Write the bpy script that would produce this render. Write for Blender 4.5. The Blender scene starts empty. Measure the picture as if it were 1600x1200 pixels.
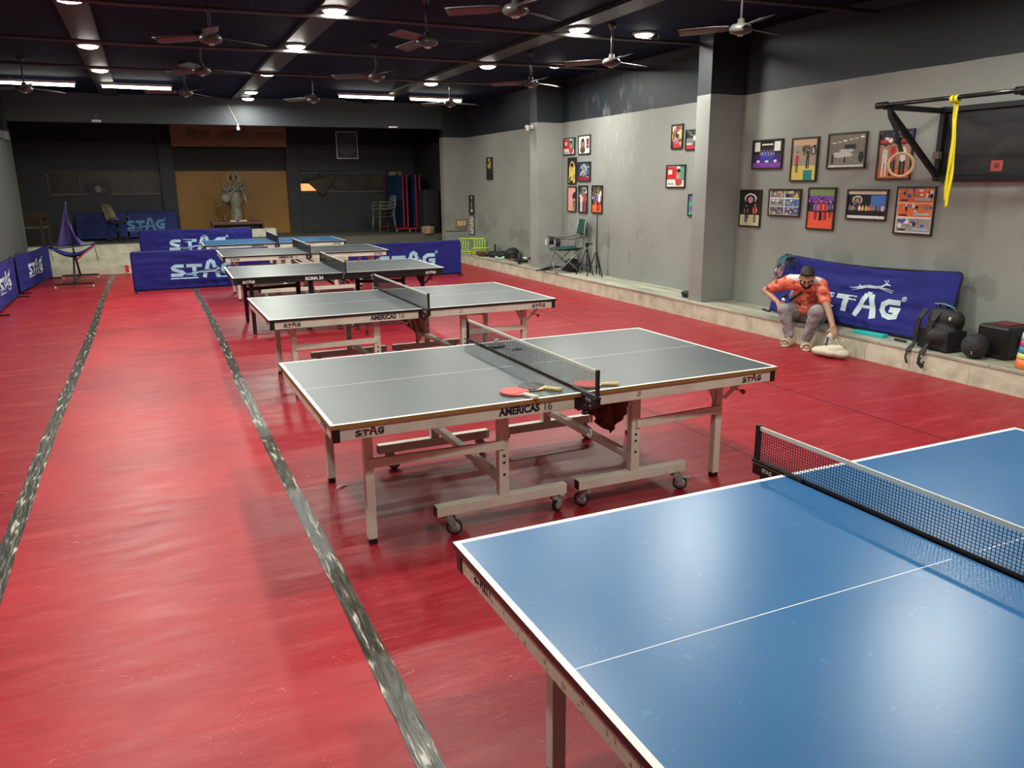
import bpy, bmesh, math, random
import numpy as np
from mathutils import Vector, Matrix, noise
random.seed(7)
R = math.radians; PI = math.pi
SC = bpy.context.scene
COL = SC.collection

# ------------------------------------------------------------------ camera
cam_d = bpy.data.cameras.new('camera'); cam = bpy.data.objects.new('camera', cam_d); COL.objects.link(cam)
cam_d.sensor_fit = 'HORIZONTAL'; cam_d.sensor_width = 36.0; cam_d.lens = 36.0 * 1236.68 / 1600.0
cam_d.clip_start = 0.05; cam_d.clip_end = 100
cam.matrix_world = (Matrix.Translation((0, 0, 1.866)) @ Matrix.Rotation(R(-24.0), 4, 'Z')
                    @ Matrix.Rotation(R(90 - 14.254), 4, 'X') @ Matrix.Rotation(R(-0.561), 4, 'Z'))
SC.camera = cam
# ------------------------------------------------------------------ world, exposure
w = bpy.data.worlds.new('world'); SC.world = w; w.use_nodes = True
w.node_tree.nodes['Background'].inputs[0].default_value = (0.55, 0.62, 0.8, 1)
w.node_tree.nodes['Background'].inputs[1].default_value = 0.02
SC.view_settings.view_transform = 'Standard'; SC.view_settings.look = 'None'
SC.view_settings.exposure = 0.0; SC.view_settings.gamma = 1.0; SC.view_settings.use_curve_mapping = False
LAMP_W = 58.0      # power of one ceiling downlight
TUBE_W = 14.0       # power of one tube light
CEIL = 3.75
LAMPS = [(-0.5, 12.54), (-0.48, 15.0), (2.05, 9.19), (2.04, 11.62), (2.05, 14.56), (2.12, 17.46), (2.2, 18.75),
         (5.04, 9.19), (6.14, 9.45), (6.34, 12.36), (5.19, 12.49), (5.05, 14.92),
         (4.9, 6.35), (5.6, 3.95), (2.05, 6.6), (2.0, 4.1), (-0.5, 9.6), (-0.5, 6.4), (2.0, 1.2), (-0.6, 3.2), (5.2, 1.0)]

# ------------------------------------------------------------------ materials
MT = {}
def mat(name, col=(.5, .5, .5), rough=.5, metal=0.0, emit=None, bump=None, var=None, spec=None, alpha=None, coat=0.0):
    """bump=(scale,strength[,stretch xyz]); var=(scale, colour2, lo, hi[,stretch])"""
    if name in MT: return MT[name]
    m = bpy.data.materials.new(name); m.use_nodes = True; nt = m.node_tree; N = nt.nodes; L = nt.links
    b = N['Principled BSDF']
    b.inputs['Base Color'].default_value = (*col, 1); b.inputs['Roughness'].default_value = rough
    b.inputs['Metallic'].default_value = metal
    if spec is not None: b.inputs['Specular IOR Level'].default_value = spec
    if coat: b.inputs['Coat Weight'].default_value = coat; b.inputs['Coat Roughness'].default_value = .15
    if emit: b.inputs['Emission Color'].default_value = (*emit[0], 1); b.inputs['Emission Strength'].default_value = emit[1]
    if var or bump: tc = N.new('ShaderNodeTexCoord')
    def nz(scale, stretch, detail=5):
        mp = N.new('ShaderNodeMapping'); L.new(tc.outputs['Object'], mp.inputs[0])
        mp.inputs['Scale'].default_value = stretch
        n = N.new('ShaderNodeTexNoise'); n.inputs['Scale'].default_value = scale; n.inputs['Detail'].default_value = detail
        L.new(mp.outputs[0], n.inputs['Vector']); return n
    if var:
        n = nz(var[0], var[4] if len(var) > 4 else (1, 1, 1))
        r = N.new('ShaderNodeMapRange'); r.inputs[1].default_value = var[2]; r.inputs[2].default_value = var[3]
        L.new(n.outputs['Fac'], r.inputs[0])
        mx = N.new('ShaderNodeMix'); mx.data_type = 'RGBA'
        mx.inputs[6].default_value = (*col, 1); mx.inputs[7].default_value = (*var[1], 1)
        L.new(r.outputs[0], mx.inputs[0]); L.new(mx.outputs[2], b.inputs['Base Color'])
    if bump:
        n = nz(bump[0], bump[2] if len(bump) > 2 else (1, 1, 1))
        bp = N.new('ShaderNodeBump'); bp.inputs['Strength'].default_value = bump[1]; bp.inputs['Distance'].default_value = .02
        L.new(n.outputs['Fac'], bp.inputs['Height']); L.new(bp.outputs[0], b.inputs['Normal'])
    MT[name] = m; return m

M_WHITE = mat('white_line_paint', (.78, .78, .74), .45)
M_CREAM = mat('cream_powder_coat', (.72, .71, .60), .42, var=(9, (.62, .59, .48), .45, .75))
M_DIRTY = mat('stained_cream_coat', (.70, .68, .55), .5, var=(60, (.3, .22, .12), .58, .68))
M_BLACK = mat('black_plastic', (.012, .012, .013), .4)
M_BLACKM = mat('black_metal', (.015, .015, .017), .38, .3)
M_DARKEDGE = mat('black_edge_band', (.016, .013, .014), .35)
M_GOLD = mat('bare_board_edge', (.34, .19, .05), .55, var=(20, (.22, .11, .03), .4, .7, (1, 8, 8)))
M_RUBBER = mat('dark_rubber', (.02, .02, .02), .7)
M_GREYW = mat('grey_wheel', (.33, .33, .34), .45)
M_STEEL = mat('brushed_steel', (.55, .55, .54), .3, .9)
M_FABBLK = mat('black_fabric', (.012, .012, .013), .85, bump=(120, .3))
M_NAVY = mat('navy_ink', (.01, .012, .03), .5)
M_RED = mat('red_ink', (.6, .02, .03), .5)
M_LOGO = mat('pale_blue_print', (.38, .62, .78), .6)
M_PALE = mat('pale_grey_print', (.55, .68, .72), .6)
M_CLOTH = mat('royal_blue_cloth', (.006, .007, .17), .8, bump=(260, .15))
M_CLOTHD = mat('deep_blue_cloth', (.012, .024, .16), .7)
M_SKIN = mat('skin', (.42, .22, .14), .5)
M_HAIR = mat('dark_hair', (.02, .016, .014), .6, bump=(90, .6, (1, 1, .25)))

def wall_mat(name, lower, upper, split, stains=True, rough=.55):
    m = bpy.data.materials.new(name); m.use_nodes = True; N = m.node_tree.nodes; L = m.node_tree.links; b = N['Principled BSDF']
    g = N.new('ShaderNodeNewGeometry'); sx = N.new('ShaderNodeSeparateXYZ'); L.new(g.outputs['Position'], sx.inputs[0])
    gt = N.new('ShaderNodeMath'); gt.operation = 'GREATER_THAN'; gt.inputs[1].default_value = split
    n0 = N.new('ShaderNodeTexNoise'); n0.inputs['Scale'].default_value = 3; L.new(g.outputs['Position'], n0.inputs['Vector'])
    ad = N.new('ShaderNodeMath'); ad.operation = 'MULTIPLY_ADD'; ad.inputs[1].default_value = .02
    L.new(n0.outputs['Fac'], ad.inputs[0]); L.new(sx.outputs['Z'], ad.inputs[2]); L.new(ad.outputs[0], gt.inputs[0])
    n1 = N.new('ShaderNodeTexNoise'); n1.inputs['Scale'].default_value = 1.1; n1.inputs['Detail'].default_value = 6; L.new(g.outputs['Position'], n1.inputs['Vector'])
    mr = N.new('ShaderNodeMapRange'); mr.inputs[1].default_value = .42; mr.inputs[2].default_value = .72; L.new(n1.outputs['Fac'], mr.inputs[0])
    mx = N.new('ShaderNodeMix'); mx.data_type = 'RGBA'; mx.inputs[6].default_value = (*lower, 1); mx.inputs[7].default_value = (*[c * .84 for c in lower], 1)
    L.new(mr.outputs[0], mx.inputs[0]); cur = mx.outputs[2]
    if stains:
        # damp patches in the lower half of the plaster
        n2 = N.new('ShaderNodeTexNoise'); n2.inputs['Scale'].default_value = 1.7; n2.inputs['Detail'].default_value = 3; L.new(g.outputs['Position'], n2.inputs['Vector'])
        r2 = N.new('ShaderNodeMapRange'); r2.inputs[1].default_value = .56; r2.inputs[2].default_value = .59; L.new(n2.outputs['Fac'], r2.inputs[0])
        zr = N.new('ShaderNodeMapRange'); zr.inputs[1].default_value = 1.25; zr.inputs[2].default_value = .95; L.new(sx.outputs['Z'], zr.inputs[0])
        zr2 = N.new('ShaderNodeMapRange'); zr2.inputs[1].default_value = .45; zr2.inputs[2].default_value = .6; L.new(sx.outputs['Z'], zr2.inputs[0])
        mm = N.new('ShaderNodeMath'); mm.operation = 'MULTIPLY'; L.new(r2.outputs[0], mm.inputs[0]); L.new(zr.outputs[0], mm.inputs[1])
        m3 = N.new('ShaderNodeMath'); m3.operation = 'MULTIPLY'; L.new(mm.outputs[0], m3.inputs[0]); L.new(zr2.outputs[0], m3.inputs[1])
        m4 = N.new('ShaderNodeMath'); m4.operation = 'MULTIPLY'; L.new(m3.outputs[0], m4.inputs[0]); m4.inputs[1].default_value = .55
        mx2 = N.new('ShaderNodeMix'); mx2.data_type = 'RGBA'; mx2.inputs[7].default_value = (*[c * .62 for c in lower], 1)
        L.new(m4.outputs[0], mx2.inputs[0]); L.new(cur, mx2.inputs[6]); cur = mx2.outputs[2]
        # small white chips
        v = N.new('ShaderNodeTexVoronoi'); v.inputs['Scale'].default_value = 3.2; L.new(g.outputs['Position'], v.inputs['Vector'])
        lt = N.new('ShaderNodeMath'); lt.operation = 'LESS_THAN'; lt.inputs[1].default_value = .035; L.new(v.outputs['Distance'], lt.inputs[0])
        lz = N.new('ShaderNodeMath'); lz.operation = 'LESS_THAN'; lz.inputs[1].default_value = 1.2; L.new(sx.outputs['Z'], lz.inputs[0])
        ml = N.new('ShaderNodeMath'); ml.operation = 'MULTIPLY'; L.new(lt.outputs[0], ml.inputs[0]); L.new(lz.outputs[0], ml.inputs[1])
        mx3 = N.new('ShaderNodeMix'); mx3.data_type = 'RGBA'; mx3.inputs[7].default_value = (.75, .75, .7, 1)
        L.new(ml.outputs[0], mx3.inputs[0]); L.new(cur, mx3.inputs[6]); cur = mx3.outputs[2]
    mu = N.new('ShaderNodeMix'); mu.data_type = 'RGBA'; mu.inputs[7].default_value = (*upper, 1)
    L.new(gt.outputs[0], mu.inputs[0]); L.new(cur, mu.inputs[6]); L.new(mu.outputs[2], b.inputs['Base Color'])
    if stains:
        n6 = N.new('ShaderNodeTexNoise'); n6.inputs['Scale'].default_value = 3.5; n6.inputs['Detail'].default_value = 6
        mp6 = N.new('ShaderNodeMapping'); mp6.inputs['Scale'].default_value = (1, 2.2, .8); L.new(g.outputs['Position'], mp6.inputs[0]); L.new(mp6.outputs[0], n6.inputs['Vector'])
        r6 = N.new('ShaderNodeMapRange'); r6.inputs[1].default_value = .55; r6.inputs[2].default_value = .68; r6.inputs[4].default_value = .5; L.new(n6.outputs['Fac'], r6.inputs[0])
        d6 = N.new('ShaderNodeVectorMath'); d6.operation = 'DISTANCE'; d6.inputs[1].default_value = (7.4, 12.2, 2.75); L.new(g.outputs['Position'], d6.inputs[0])
        q6 = N.new('ShaderNodeMapRange'); q6.inputs[1].default_value = 1.5; q6.inputs[2].default_value = .4; L.new(d6.outputs['Value'], q6.inputs[0])
        m6 = N.new('ShaderNodeMath'); m6.operation = 'MULTIPLY'; L.new(r6.outputs[0], m6.inputs[0]); L.new(q6.outputs[0], m6.inputs[1])
        x6 = N.new('ShaderNodeMix'); x6.data_type = 'RGBA'; L.new(m6.outputs[0], x6.inputs[0]); L.new(mu.outputs[2], x6.inputs[6])
        y6 = N.new('ShaderNodeMix'); y6.data_type = 'RGBA'; y6.inputs[0].default_value = .35; L.new(mu.outputs[2], y6.inputs[6]); y6.inputs[7].default_value = (.55, .55, .52, 1); L.new(y6.outputs[2], x6.inputs[7])
        L.new(x6.outputs[2], b.inputs['Base Color'])
    b.inputs['Roughness'].default_value = rough
    bp = N.new('ShaderNodeBump'); bp.inputs['Strength'].default_value = .25; bp.inputs['Distance'].default_value = .01
    n5 = N.new('ShaderNodeTexNoise'); n5.inputs['Scale'].default_value = 14; n5.inputs['Detail'].default_value = 8; L.new(g.outputs['Position'], n5.inputs['Vector'])
    L.new(n5.outputs['Fac'], bp.inputs['Height']); L.new(bp.outputs[0], b.inputs['Normal'])
    return m
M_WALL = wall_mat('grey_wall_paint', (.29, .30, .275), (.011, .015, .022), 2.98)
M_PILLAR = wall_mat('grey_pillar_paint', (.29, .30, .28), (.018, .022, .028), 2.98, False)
M_STAGEW = wall_mat('stage_wall_paint', (.034, .039, .043), (.001, .003, .014), 2.93, False)
M_CEIL = mat('navy_ceiling_paint', (.0015, .009, .032), .8, spec=.15)
M_BEAM = mat('dark_beam_paint', (.015, .016, .018), .5)
M_LINTEL = mat('dark_lintel_paint', (.032, .038, .046), .6)
M_STONE = mat('cream_marble', (.62, .60, .47), .5, bump=(10, .3), var=(5, (.42, .39, .29), .42, .72, (1, 1, 1)))
M_STONET = mat('worn_grey_stone', (.44, .43, .34), .55, bump=(9, .3), var=(2.2, (.22, .20, .15), .4, .7, (3, .5, 1)))
M_STAGEF = mat('dusty_stage_floor', (.10, .092, .078), .6, var=(2, (.07, .065, .055), .4, .7))

def floor_mat():
    m = bpy.data.materials.new('red_vinyl_mat'); m.use_nodes = True; N = m.node_tree.nodes; L = m.node_tree.links; b = N['Principled BSDF']
    g = N.new('ShaderNodeNewGeometry'); P = g.outputs['Position']
    def mapping(sc, rot=0):
        mp = N.new('ShaderNodeMapping'); L.new(P, mp.inputs[0]); mp.inputs['Scale'].default_value = sc; mp.inputs['Rotation'].default_value = (0, 0, rot); return mp.outputs[0]
    def noise_(sc, v, d=5, dist=0):
        n = N.new('ShaderNodeTexNoise'); n.inputs['Scale'].default_value = sc; n.inputs['Detail'].default_value = d; n.inputs['Distortion'].default_value = dist; L.new(v, n.inputs['Vector']); return n.outputs['Fac']
    def rng(f, a, c, lo=0, hi=1):
        r = N.new('ShaderNodeMapRange'); L.new(f, r.inputs[0])
        for i, x in enumerate((a, c, lo, hi)): r.inputs[i + 1].default_value = x
        return r.outputs[0]
    def mix(f, a, c):
        mx = N.new('ShaderNodeMix'); mx.data_type = 'RGBA'
        if isinstance(f, float): mx.inputs[0].default_value = f
        else: L.new(f, mx.inputs[0])
        for i, x in ((6, a), (7, c)):
            if isinstance(x, tuple): mx.inputs[i].default_value = (*x, 1)
            else: L.new(x, mx.inputs[i])
        return mx.outputs[2]
    # glossy sheen of the middle roll, put into its colour as a paler red
    sx = N.new('ShaderNodeSeparateXYZ'); L.new(P, sx.inputs[0])
    gl = N.new('ShaderNodeMath'); gl.operation = 'GREATER_THAN'; gl.inputs[1].default_value = -.87; L.new(sx.outputs['X'], gl.inputs[0])
    lr = N.new('ShaderNodeMath'); lr.operation = 'LESS_THAN'; lr.inputs[1].default_value = .63; L.new(sx.outputs['X'], lr.inputs[0])
    mid = N.new('ShaderNodeMath'); mid.operation = 'MULTIPLY'; L.new(gl.outputs[0], mid.inputs[0]); L.new(lr.outputs[0], mid.inputs[1])
    base = mix(mid.outputs[0], (.27, .006, .015), (.45, .019, .028))
    base = mix(rng(noise_(.8, P, 4), .35, .7), base, (.29, .011, .022))
    base = mix(rng(noise_(2.2, mapping((.5, 3, 1)), 5), .55, .8, 0, .6), base, (.52, .06, .065))
    base = mix(rng(noise_(11, mapping((.45, 2.4, 1), .25), 6, .8), .48, .72, 0, .28), base, (.50, .06, .065))
    base = mix(rng(noise_(7, mapping((.5, 2.0, 1), -.2), 6, .8), .52, .72, 0, .28), base, (.22, .008, .016))
    # scuffs: thin pale arcs
    s1 = rng(noise_(4.5, mapping((1, 2.2, 1), .5), 2, 2.5), .497, .5, 0, 1)
    s2 = rng(noise_(4.5, mapping((1, 2.2, 1), .5), 2, 2.5), .503, .5, 0, 1)
    sm = N.new('ShaderNodeMath'); sm.operation = 'MULTIPLY'; L.new(s1, sm.inputs[0]); L.new(s2, sm.inputs[1])
    sk = N.new('ShaderNodeMath'); sk.operation = 'MULTIPLY'; L.new(sm.outputs[0], sk.inputs[0]); L.new(rng(noise_(3, P, 3), .45, .6, 0, .8), sk.inputs[1])
    base = mix(sk.outputs[0], base, (.75, .35, .32))
    L.new(base, b.inputs['Base Color'])
    L.new(rng(noise_(5, mapping((.6, 2, 1)), 6), .3, .75, .36, .50), b.inputs['Roughness'])
    b.inputs['Specular IOR Level'].default_value = .34
    h = N.new('ShaderNodeMath'); h.operation = 'MULTIPLY_ADD'; h.inputs[1].default_value = .7
    L.new(noise_(9, mapping((.6, 2.6, 1), .2), 4, .8), h.inputs[0]); L.new(noise_(2.6, mapping((.55, 3.2, 1), .12), 3, .6), h.inputs[2])
    bp = N.new('ShaderNodeBump'); bp.inputs['Strength'].default_value = .14; bp.inputs['Distance'].default_value = .02
    L.new(h.outputs[0], bp.inputs['Height']); L.new(bp.outputs[0], b.inputs['Normal'])
    return m
M_FLOOR = floor_mat()

def tape_mat():
    m = bpy.data.materials.new('worn_floor_tape'); m.use_nodes = True; N = m.node_tree.nodes; L = m.node_tree.links; b = N['Principled BSDF']
    g = N.new('ShaderNodeNewGeometry')
    def st(sc, scale, dist):
        mp = N.new('ShaderNodeMapping'); L.new(g.outputs['Position'], mp.inputs[0]); mp.inputs['Scale'].default_value = sc
        n = N.new('ShaderNodeTexNoise'); n.inputs['Scale'].default_value = scale; n.inputs['Detail'].default_value = 7; n.inputs['Distortion'].default_value = dist; L.new(mp.outputs[0], n.inputs['Vector']); return n
    n = st((26, 3.2, 1), 1.6, .5)
    cr = N.new('ShaderNodeValToRGB'); L.new(n.outputs['Fac'], cr.inputs[0]); e = cr.color_ramp.elements
    e[0].position = .46; e[0].color = (.035, .035, .028, 1); e[1].position = .70; e[1].color = (.62, .55, .46, 1)
    x = e.new(.54); x.color = (.07, .06, .045, 1); x = e.new(.60); x.color = (.12, .09, .065, 1); x = e.new(.64); x.color = (.5, .46, .38, 1)
    L.new(cr.outputs[0], b.inputs['Base Color']); b.inputs['Roughness'].default_value = .28
    bp = N.new('ShaderNodeBump'); bp.inputs['Strength'].default_value = .6; bp.inputs['Distance'].default_value = .01
    L.new(n.outputs['Fac'], bp.inputs['Height']); L.new(bp.outputs[0], b.inputs['Normal'])
    return m

def top_mat(name, col, col2, rough):
    m = bpy.data.materials.new(name); m.use_nodes = True; N = m.node_tree.nodes; L = m.node_tree.links; b = N['Principled BSDF']
    tc = N.new('ShaderNodeTexCoord'); n = N.new('ShaderNodeTexNoise'); n.inputs['Scale'].default_value = 2.3; n.inputs['Detail'].default_value = 8; L.new(tc.outputs['Object'], n.inputs['Vector'])
    r = N.new('ShaderNodeMapRange'); r.inputs[1].default_value = .35; r.inputs[2].default_value = .72; L.new(n.outputs['Fac'], r.inputs[0])
    mx = N.new('ShaderNodeMix'); mx.data_type = 'RGBA'; mx.inputs[6].default_value = (*col, 1); mx.inputs[7].default_value = (*col2, 1); L.new(r.outputs[0], mx.inputs[0])
    # ball marks and dust specks
    n2 = N.new('ShaderNodeTexNoise'); n2.inputs['Scale'].default_value = 26; n2.inputs['Detail'].default_value = 4; n2.inputs['Distortion'].default_value = 1.0; L.new(tc.outputs['Object'], n2.inputs['Vector'])
    r2 = N.new('ShaderNodeMapRange'); r2.inputs[1].default_value = .66; r2.inputs[2].default_value = .74; r2.inputs[4].default_value = .35; L.new(n2.outputs['Fac'], r2.inputs[0])
    mx2 = N.new('ShaderNodeMix'); mx2.data_type = 'RGBA'; mx2.inputs[7].default_value = (*[min(1, c * 1.5 + .08) for c in col2], 1)
    L.new(mx.outputs[2], mx2.inputs[6]); L.new(r2.outputs[0], mx2.inputs[0]); L.new(mx2.outputs[2], b.inputs['Base Color'])
    r3 = N.new('ShaderNodeMapRange'); r3.inputs[1].default_value = .3; r3.inputs[2].default_value = .7; r3.inputs[3].default_value = rough; r3.inputs[4].default_value = rough + .02; b.inputs['Specular IOR Level'].default_value = .75
    L.new(n.outputs['Fac'], r3.inputs[0]); L.new(r3.outputs[0], b.inputs['Roughness'])
    n4 = N.new('ShaderNodeTexNoise'); n4.inputs['Scale'].default_value = 420; L.new(tc.outputs['Object'], n4.inputs['Vector'])
    bp = N.new('ShaderNodeBump'); bp.inputs['Strength'].default_value = .12; bp.inputs['Distance'].default_value = .002; L.new(n4.outputs['Fac'], bp.inputs['Height']); L.new(bp.outputs[0], b.inputs['Normal'])
    return m
M_TOPB = top_mat('blue_table_top', (.020, .115, .285), (.025, .127, .30), .29)
M_TOPG = top_mat('slate_grey_table_top', (.042, .052, .058), (.054, .064, .070), .36)

# ------------------------------------------------------------------ mesh builder
class MB:
    def __init__(s): s.bm = bmesh.new()
    def _f(s, vs, fs, mi, sm):
        bv = [s.bm.verts.new(v) for v in vs]
        for f in fs:
            try: q = s.bm.faces.new([bv[i] for i in f]); q.material_index = mi; q.smooth = sm
            except ValueError: pass
        return s
    def box(s, c, d, mi=0, rot=None):
        x, y, z = [q / 2 for q in d]
        vs = [Vector(p) for p in ((-x, -y, -z), (x, -y, -z), (x, y, -z), (-x, y, -z), (-x, -y, z), (x, -y, z), (x, y, z), (-x, y, z))]
        if rot is not None: vs = [rot @ v for v in vs]
        c = Vector(c)
        return s._f([v + c for v in vs], ((3, 2, 1, 0), (4, 5, 6, 7), (0, 1, 5, 4), (1, 2, 6, 5), (2, 3, 7, 6), (3, 0, 4, 7)), mi, False)
    def b2(s, a, b, mi=0):
        return s.box([(p + q) / 2 for p, q in zip(a, b)], [abs(q - p) for p, q in zip(a, b)], mi)
    def bar(s, a, b, w, h, mi=0, up=(0, 0, 1)):
        a = Vector(a); b = Vector(b); d = b - a; X = d.normalized(); U = Vector(up)
        if abs(X.dot(U)) > .98: U = Vector((0, 1, 0))
        Y = U.cross(X).normalized(); Z = X.cross(Y); m = Matrix((X, Y, Z)).transposed()
        return s.box((a + b) / 2, (d.length, w, h), mi, m)
    def tube(s, pts, r, n=10, mi=0, cap=True, closed=False):
        pts = [Vector(p) for p in pts]; rr = r if isinstance(r, (list, tuple)) else [r] * len(pts)
        vs = []; K = len(pts); prev = None
        for i, p in enumerate(pts):
            if closed: d = pts[(i + 1) % K] - pts[i - 1]
            else: d = pts[min(i + 1, K - 1)] - pts[max(i - 1, 0)]
            d = d.normalized() if d.length > 1e-9 else Vector((0, 0, 1))
            if prev is None:
                u = Vector((0, 0, 1)) if abs(d.z) < .9 else Vector((1, 0, 0)); u = (u - d * u.dot(d)).normalized()
            else: u = (prev - d * prev.dot(d)).normalized()
            prev = u; v = d.cross(u)
            for k in range(n):
                a = 2 * PI * k / n; vs.append(p + (u * math.cos(a) + v * math.sin(a)) * rr[i])
        fs = []
        for i in range(K if closed else K - 1):
            j = (i + 1) % K
            for k in range(n): l = (k + 1) % n; fs.append((i * n + k, i * n + l, j * n + l, j * n + k))
        if cap and not closed: fs.append(tuple(range(n))[::-1]); fs.append(tuple((K - 1) * n + k for k in range(n)))
        return s._f(vs, fs, mi, True)
    def lathe(s, prof, c=(0, 0, 0), axis='Z', n=24, mi=0, rot=None):
        vs = []; c = Vector(c)
        for r, z in prof:
            for k in range(n):
                a = 2 * PI * k / n; p = Vector((r * math.cos(a), r * math.sin(a), z))
                if axis == 'Y': p = Vector((p.x, p.z, p.y))
                if axis == 'X': p = Vector((p.z, p.x, p.y))
                if rot is not None: p = rot @ p
                vs.append(p + c)
        K = len(prof); fs = [(i * n + k, i * n + (k + 1) % n, (i + 1) * n + (k + 1) % n, (i + 1) * n + k) for i in range(K - 1) for k in range(n)]
        fs.append(tuple(range(n))[::-1]); fs.append(tuple((K - 1) * n + k for k in range(n)))
        return s._f(vs, fs, mi, True)
    def cyl(s, a, b, r, n=20, mi=0): return s.tube([a, b], r, n, mi)
    def ell(s, c, r, rot=None, mi=0, nu=16, nv=10):
        vs = []; c = Vector(c)
        for i in range(nv + 1):
            t = PI * i / nv
            for k in range(nu):
                a = 2 * PI * k / nu; p = Vector((r[0] * math.sin(t) * math.cos(a), r[1] * math.sin(t) * math.sin(a), -r[2] * math.cos(t)))
                if rot is not None: p = rot @ p
                vs.append(p + c)
        fs = [(i * nu + k, i * nu + (k + 1) % nu, (i + 1) * nu + (k + 1) % nu, (i + 1) * nu + k) for i in range(nv) for k in range(nu)]
        s._f(vs, fs, mi, True); return s
    def caps(s, a, b, r0, r1, mi=0, n=14):
        """tapered capsule"""
        a = Vector(a); b = Vector(b); d = b - a; l = max(d.length, 1e-6); X = d / l
        pts = []; rs = []
        for k in range(5): t = PI / 2 * (k / 4 - 1); pts.append(a + X * r0 * math.sin(t)); rs.append(max(1e-4, r0 * math.cos(t)))
        for k in range(5): t = PI / 2 * k / 4; pts.append(b + X * r1 * math.sin(t)); rs.append(max(1e-4, r1 * math.cos(t)))
        return s.tube(pts, rs, n, mi)
    def grid(s, fn, nu, nv, mi=0, sm=True):
        vs = [Vector(fn(i / nu, j / nv)) for j in range(nv + 1) for i in range(nu + 1)]
        W = nu + 1
        return s._f(vs, [(j * W + i, j * W + i + 1, (j + 1) * W + i + 1, (j + 1) * W + i) for j in range(nv) for i in range(nu)], mi, sm)
    def poly(s, pts, mi=0):
        return s._f([Vector(p) for p in pts], (tuple(range(len(pts))),), mi, False)
    def prism(s, pts, off, mi=0):
        """extrude a planar polygon by vector off"""
        n = len(pts); o = Vector(off); P = [Vector(p) for p in pts]
        return s._f(P + [p + o for p in P], [tuple(range(n))[::-1], tuple(range(n, 2 * n))] + [(i, (i + 1) % n, (i + 1) % n + n, i + n) for i in range(n)], mi, False)
    def build(s, name, m, parent=None, bevel=0, remesh=0, smooth=0, solid=0, weld=False, auto=False, sub=0, disp=0):
        if weld: bmesh.ops.remove_doubles(s.bm, verts=s.bm.verts, dist=1e-5)
        if not solid: bmesh.ops.recalc_face_normals(s.bm, faces=s.bm.faces)
        me = bpy.data.meshes.new(name); s.bm.to_mesh(me); s.bm.free()
        for x in (m if isinstance(m, (list, tuple)) else [m]): me.materials.append(x)
        o = bpy.data.objects.new(name, me); COL.objects.link(o)
        if parent: o.parent = parent
        if disp:
            tx = bpy.data.textures.get('fold_noise') or bpy.data.textures.new('fold_noise', 'CLOUDS'); tx.noise_scale = .07; tx.noise_depth = 1
        if remesh: q = o.modifiers.new('r', 'REMESH'); q.mode = 'VOXEL'; q.voxel_size = remesh; q.use_smooth_shade = True
        if smooth: q = o.modifiers.new('s', 'SMOOTH'); q.iterations = smooth; q.factor = .5
        if disp: q = o.modifiers.new('d', 'DISPLACE'); q.texture = tx; q.strength = disp; q.mid_level = .5
        if sub: q = o.modifiers.new('u', 'SUBSURF'); q.levels = sub; q.render_levels = sub
        if solid: q = o.modifiers.new('t', 'SOLIDIFY'); q.thickness = solid; q.offset = 0
        if bevel: q = o.modifiers.new('b', 'BEVEL'); q.width = bevel; q.segments = 2; q.limit_method = 'ANGLE'
        return o

def tag(o, label, cat, group=None):
    o['label'] = label; o['category'] = cat
    if group: o['group'] = group
    return o
def struct(o): o['kind'] = 'structure'; return o
def empty(name, loc=(0, 0, 0), rz=0):
    o = bpy.data.objects.new(name, None); COL.objects.link(o); o.empty_display_size = .1
    o.location = loc; o.rotation_euler = (0, 0, rz); return o
def thing(name, label, cat, loc=(0, 0, 0), rz=0, group=None): return tag(empty(name, loc, rz), label, cat, group)
def copy_tree(o, parent=None):
    c = o.copy(); COL.objects.link(c)
    if parent: c.parent = parent
    for ch in list(o.children): copy_tree(ch, c)
    return c
def dup(o, label, loc, rz=0):
    c = copy_tree(o); c['label'] = label; c.location = loc; c.rotation_euler = (0, 0, rz); return c
FONT_CACHE = {}
def text(name, body, size, m, parent, mtx, bold=0.0, sx=1.0, align='CENTER', depth=.0006, shear=0):
    """raised lettering: a flat text mesh, xy plane mapped by mtx"""
    cu = bpy.data.curves.new('tmp', 'FONT'); cu.body = body; cu.size = size; cu.align_x = align; cu.align_y = 'CENTER'
    cu.offset = bold; cu.extrude = depth / 2; cu.resolution_u = 4; cu.shear = shear
    t = bpy.data.objects.new('tmp', cu); COL.objects.link(t)
    bpy.context.view_layer.update()
    me = bpy.data.meshes.new_from_object(t.evaluated_get(bpy.context.evaluated_depsgraph_get()))
    bpy.data.objects.remove(t); bpy.data.curves.remove(cu)
    me.transform(Matrix.Diagonal((sx, 1, 1, 1))); me.transform(mtx); me.materials.clear(); me.materials.append(m); me.name = name
    o = bpy.data.objects.new(name, me); COL.objects.link(o)
    if parent: o.parent = parent
    return o
def frame_mtx(org, xdir, ydir):
    X = Vector(xdir).normalized(); Y = Vector(ydir).normalized(); Z = X.cross(Y)
    m = Matrix((X, Y, Z)).transposed().to_4x4(); m.translation = Vector(org); return m

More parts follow.
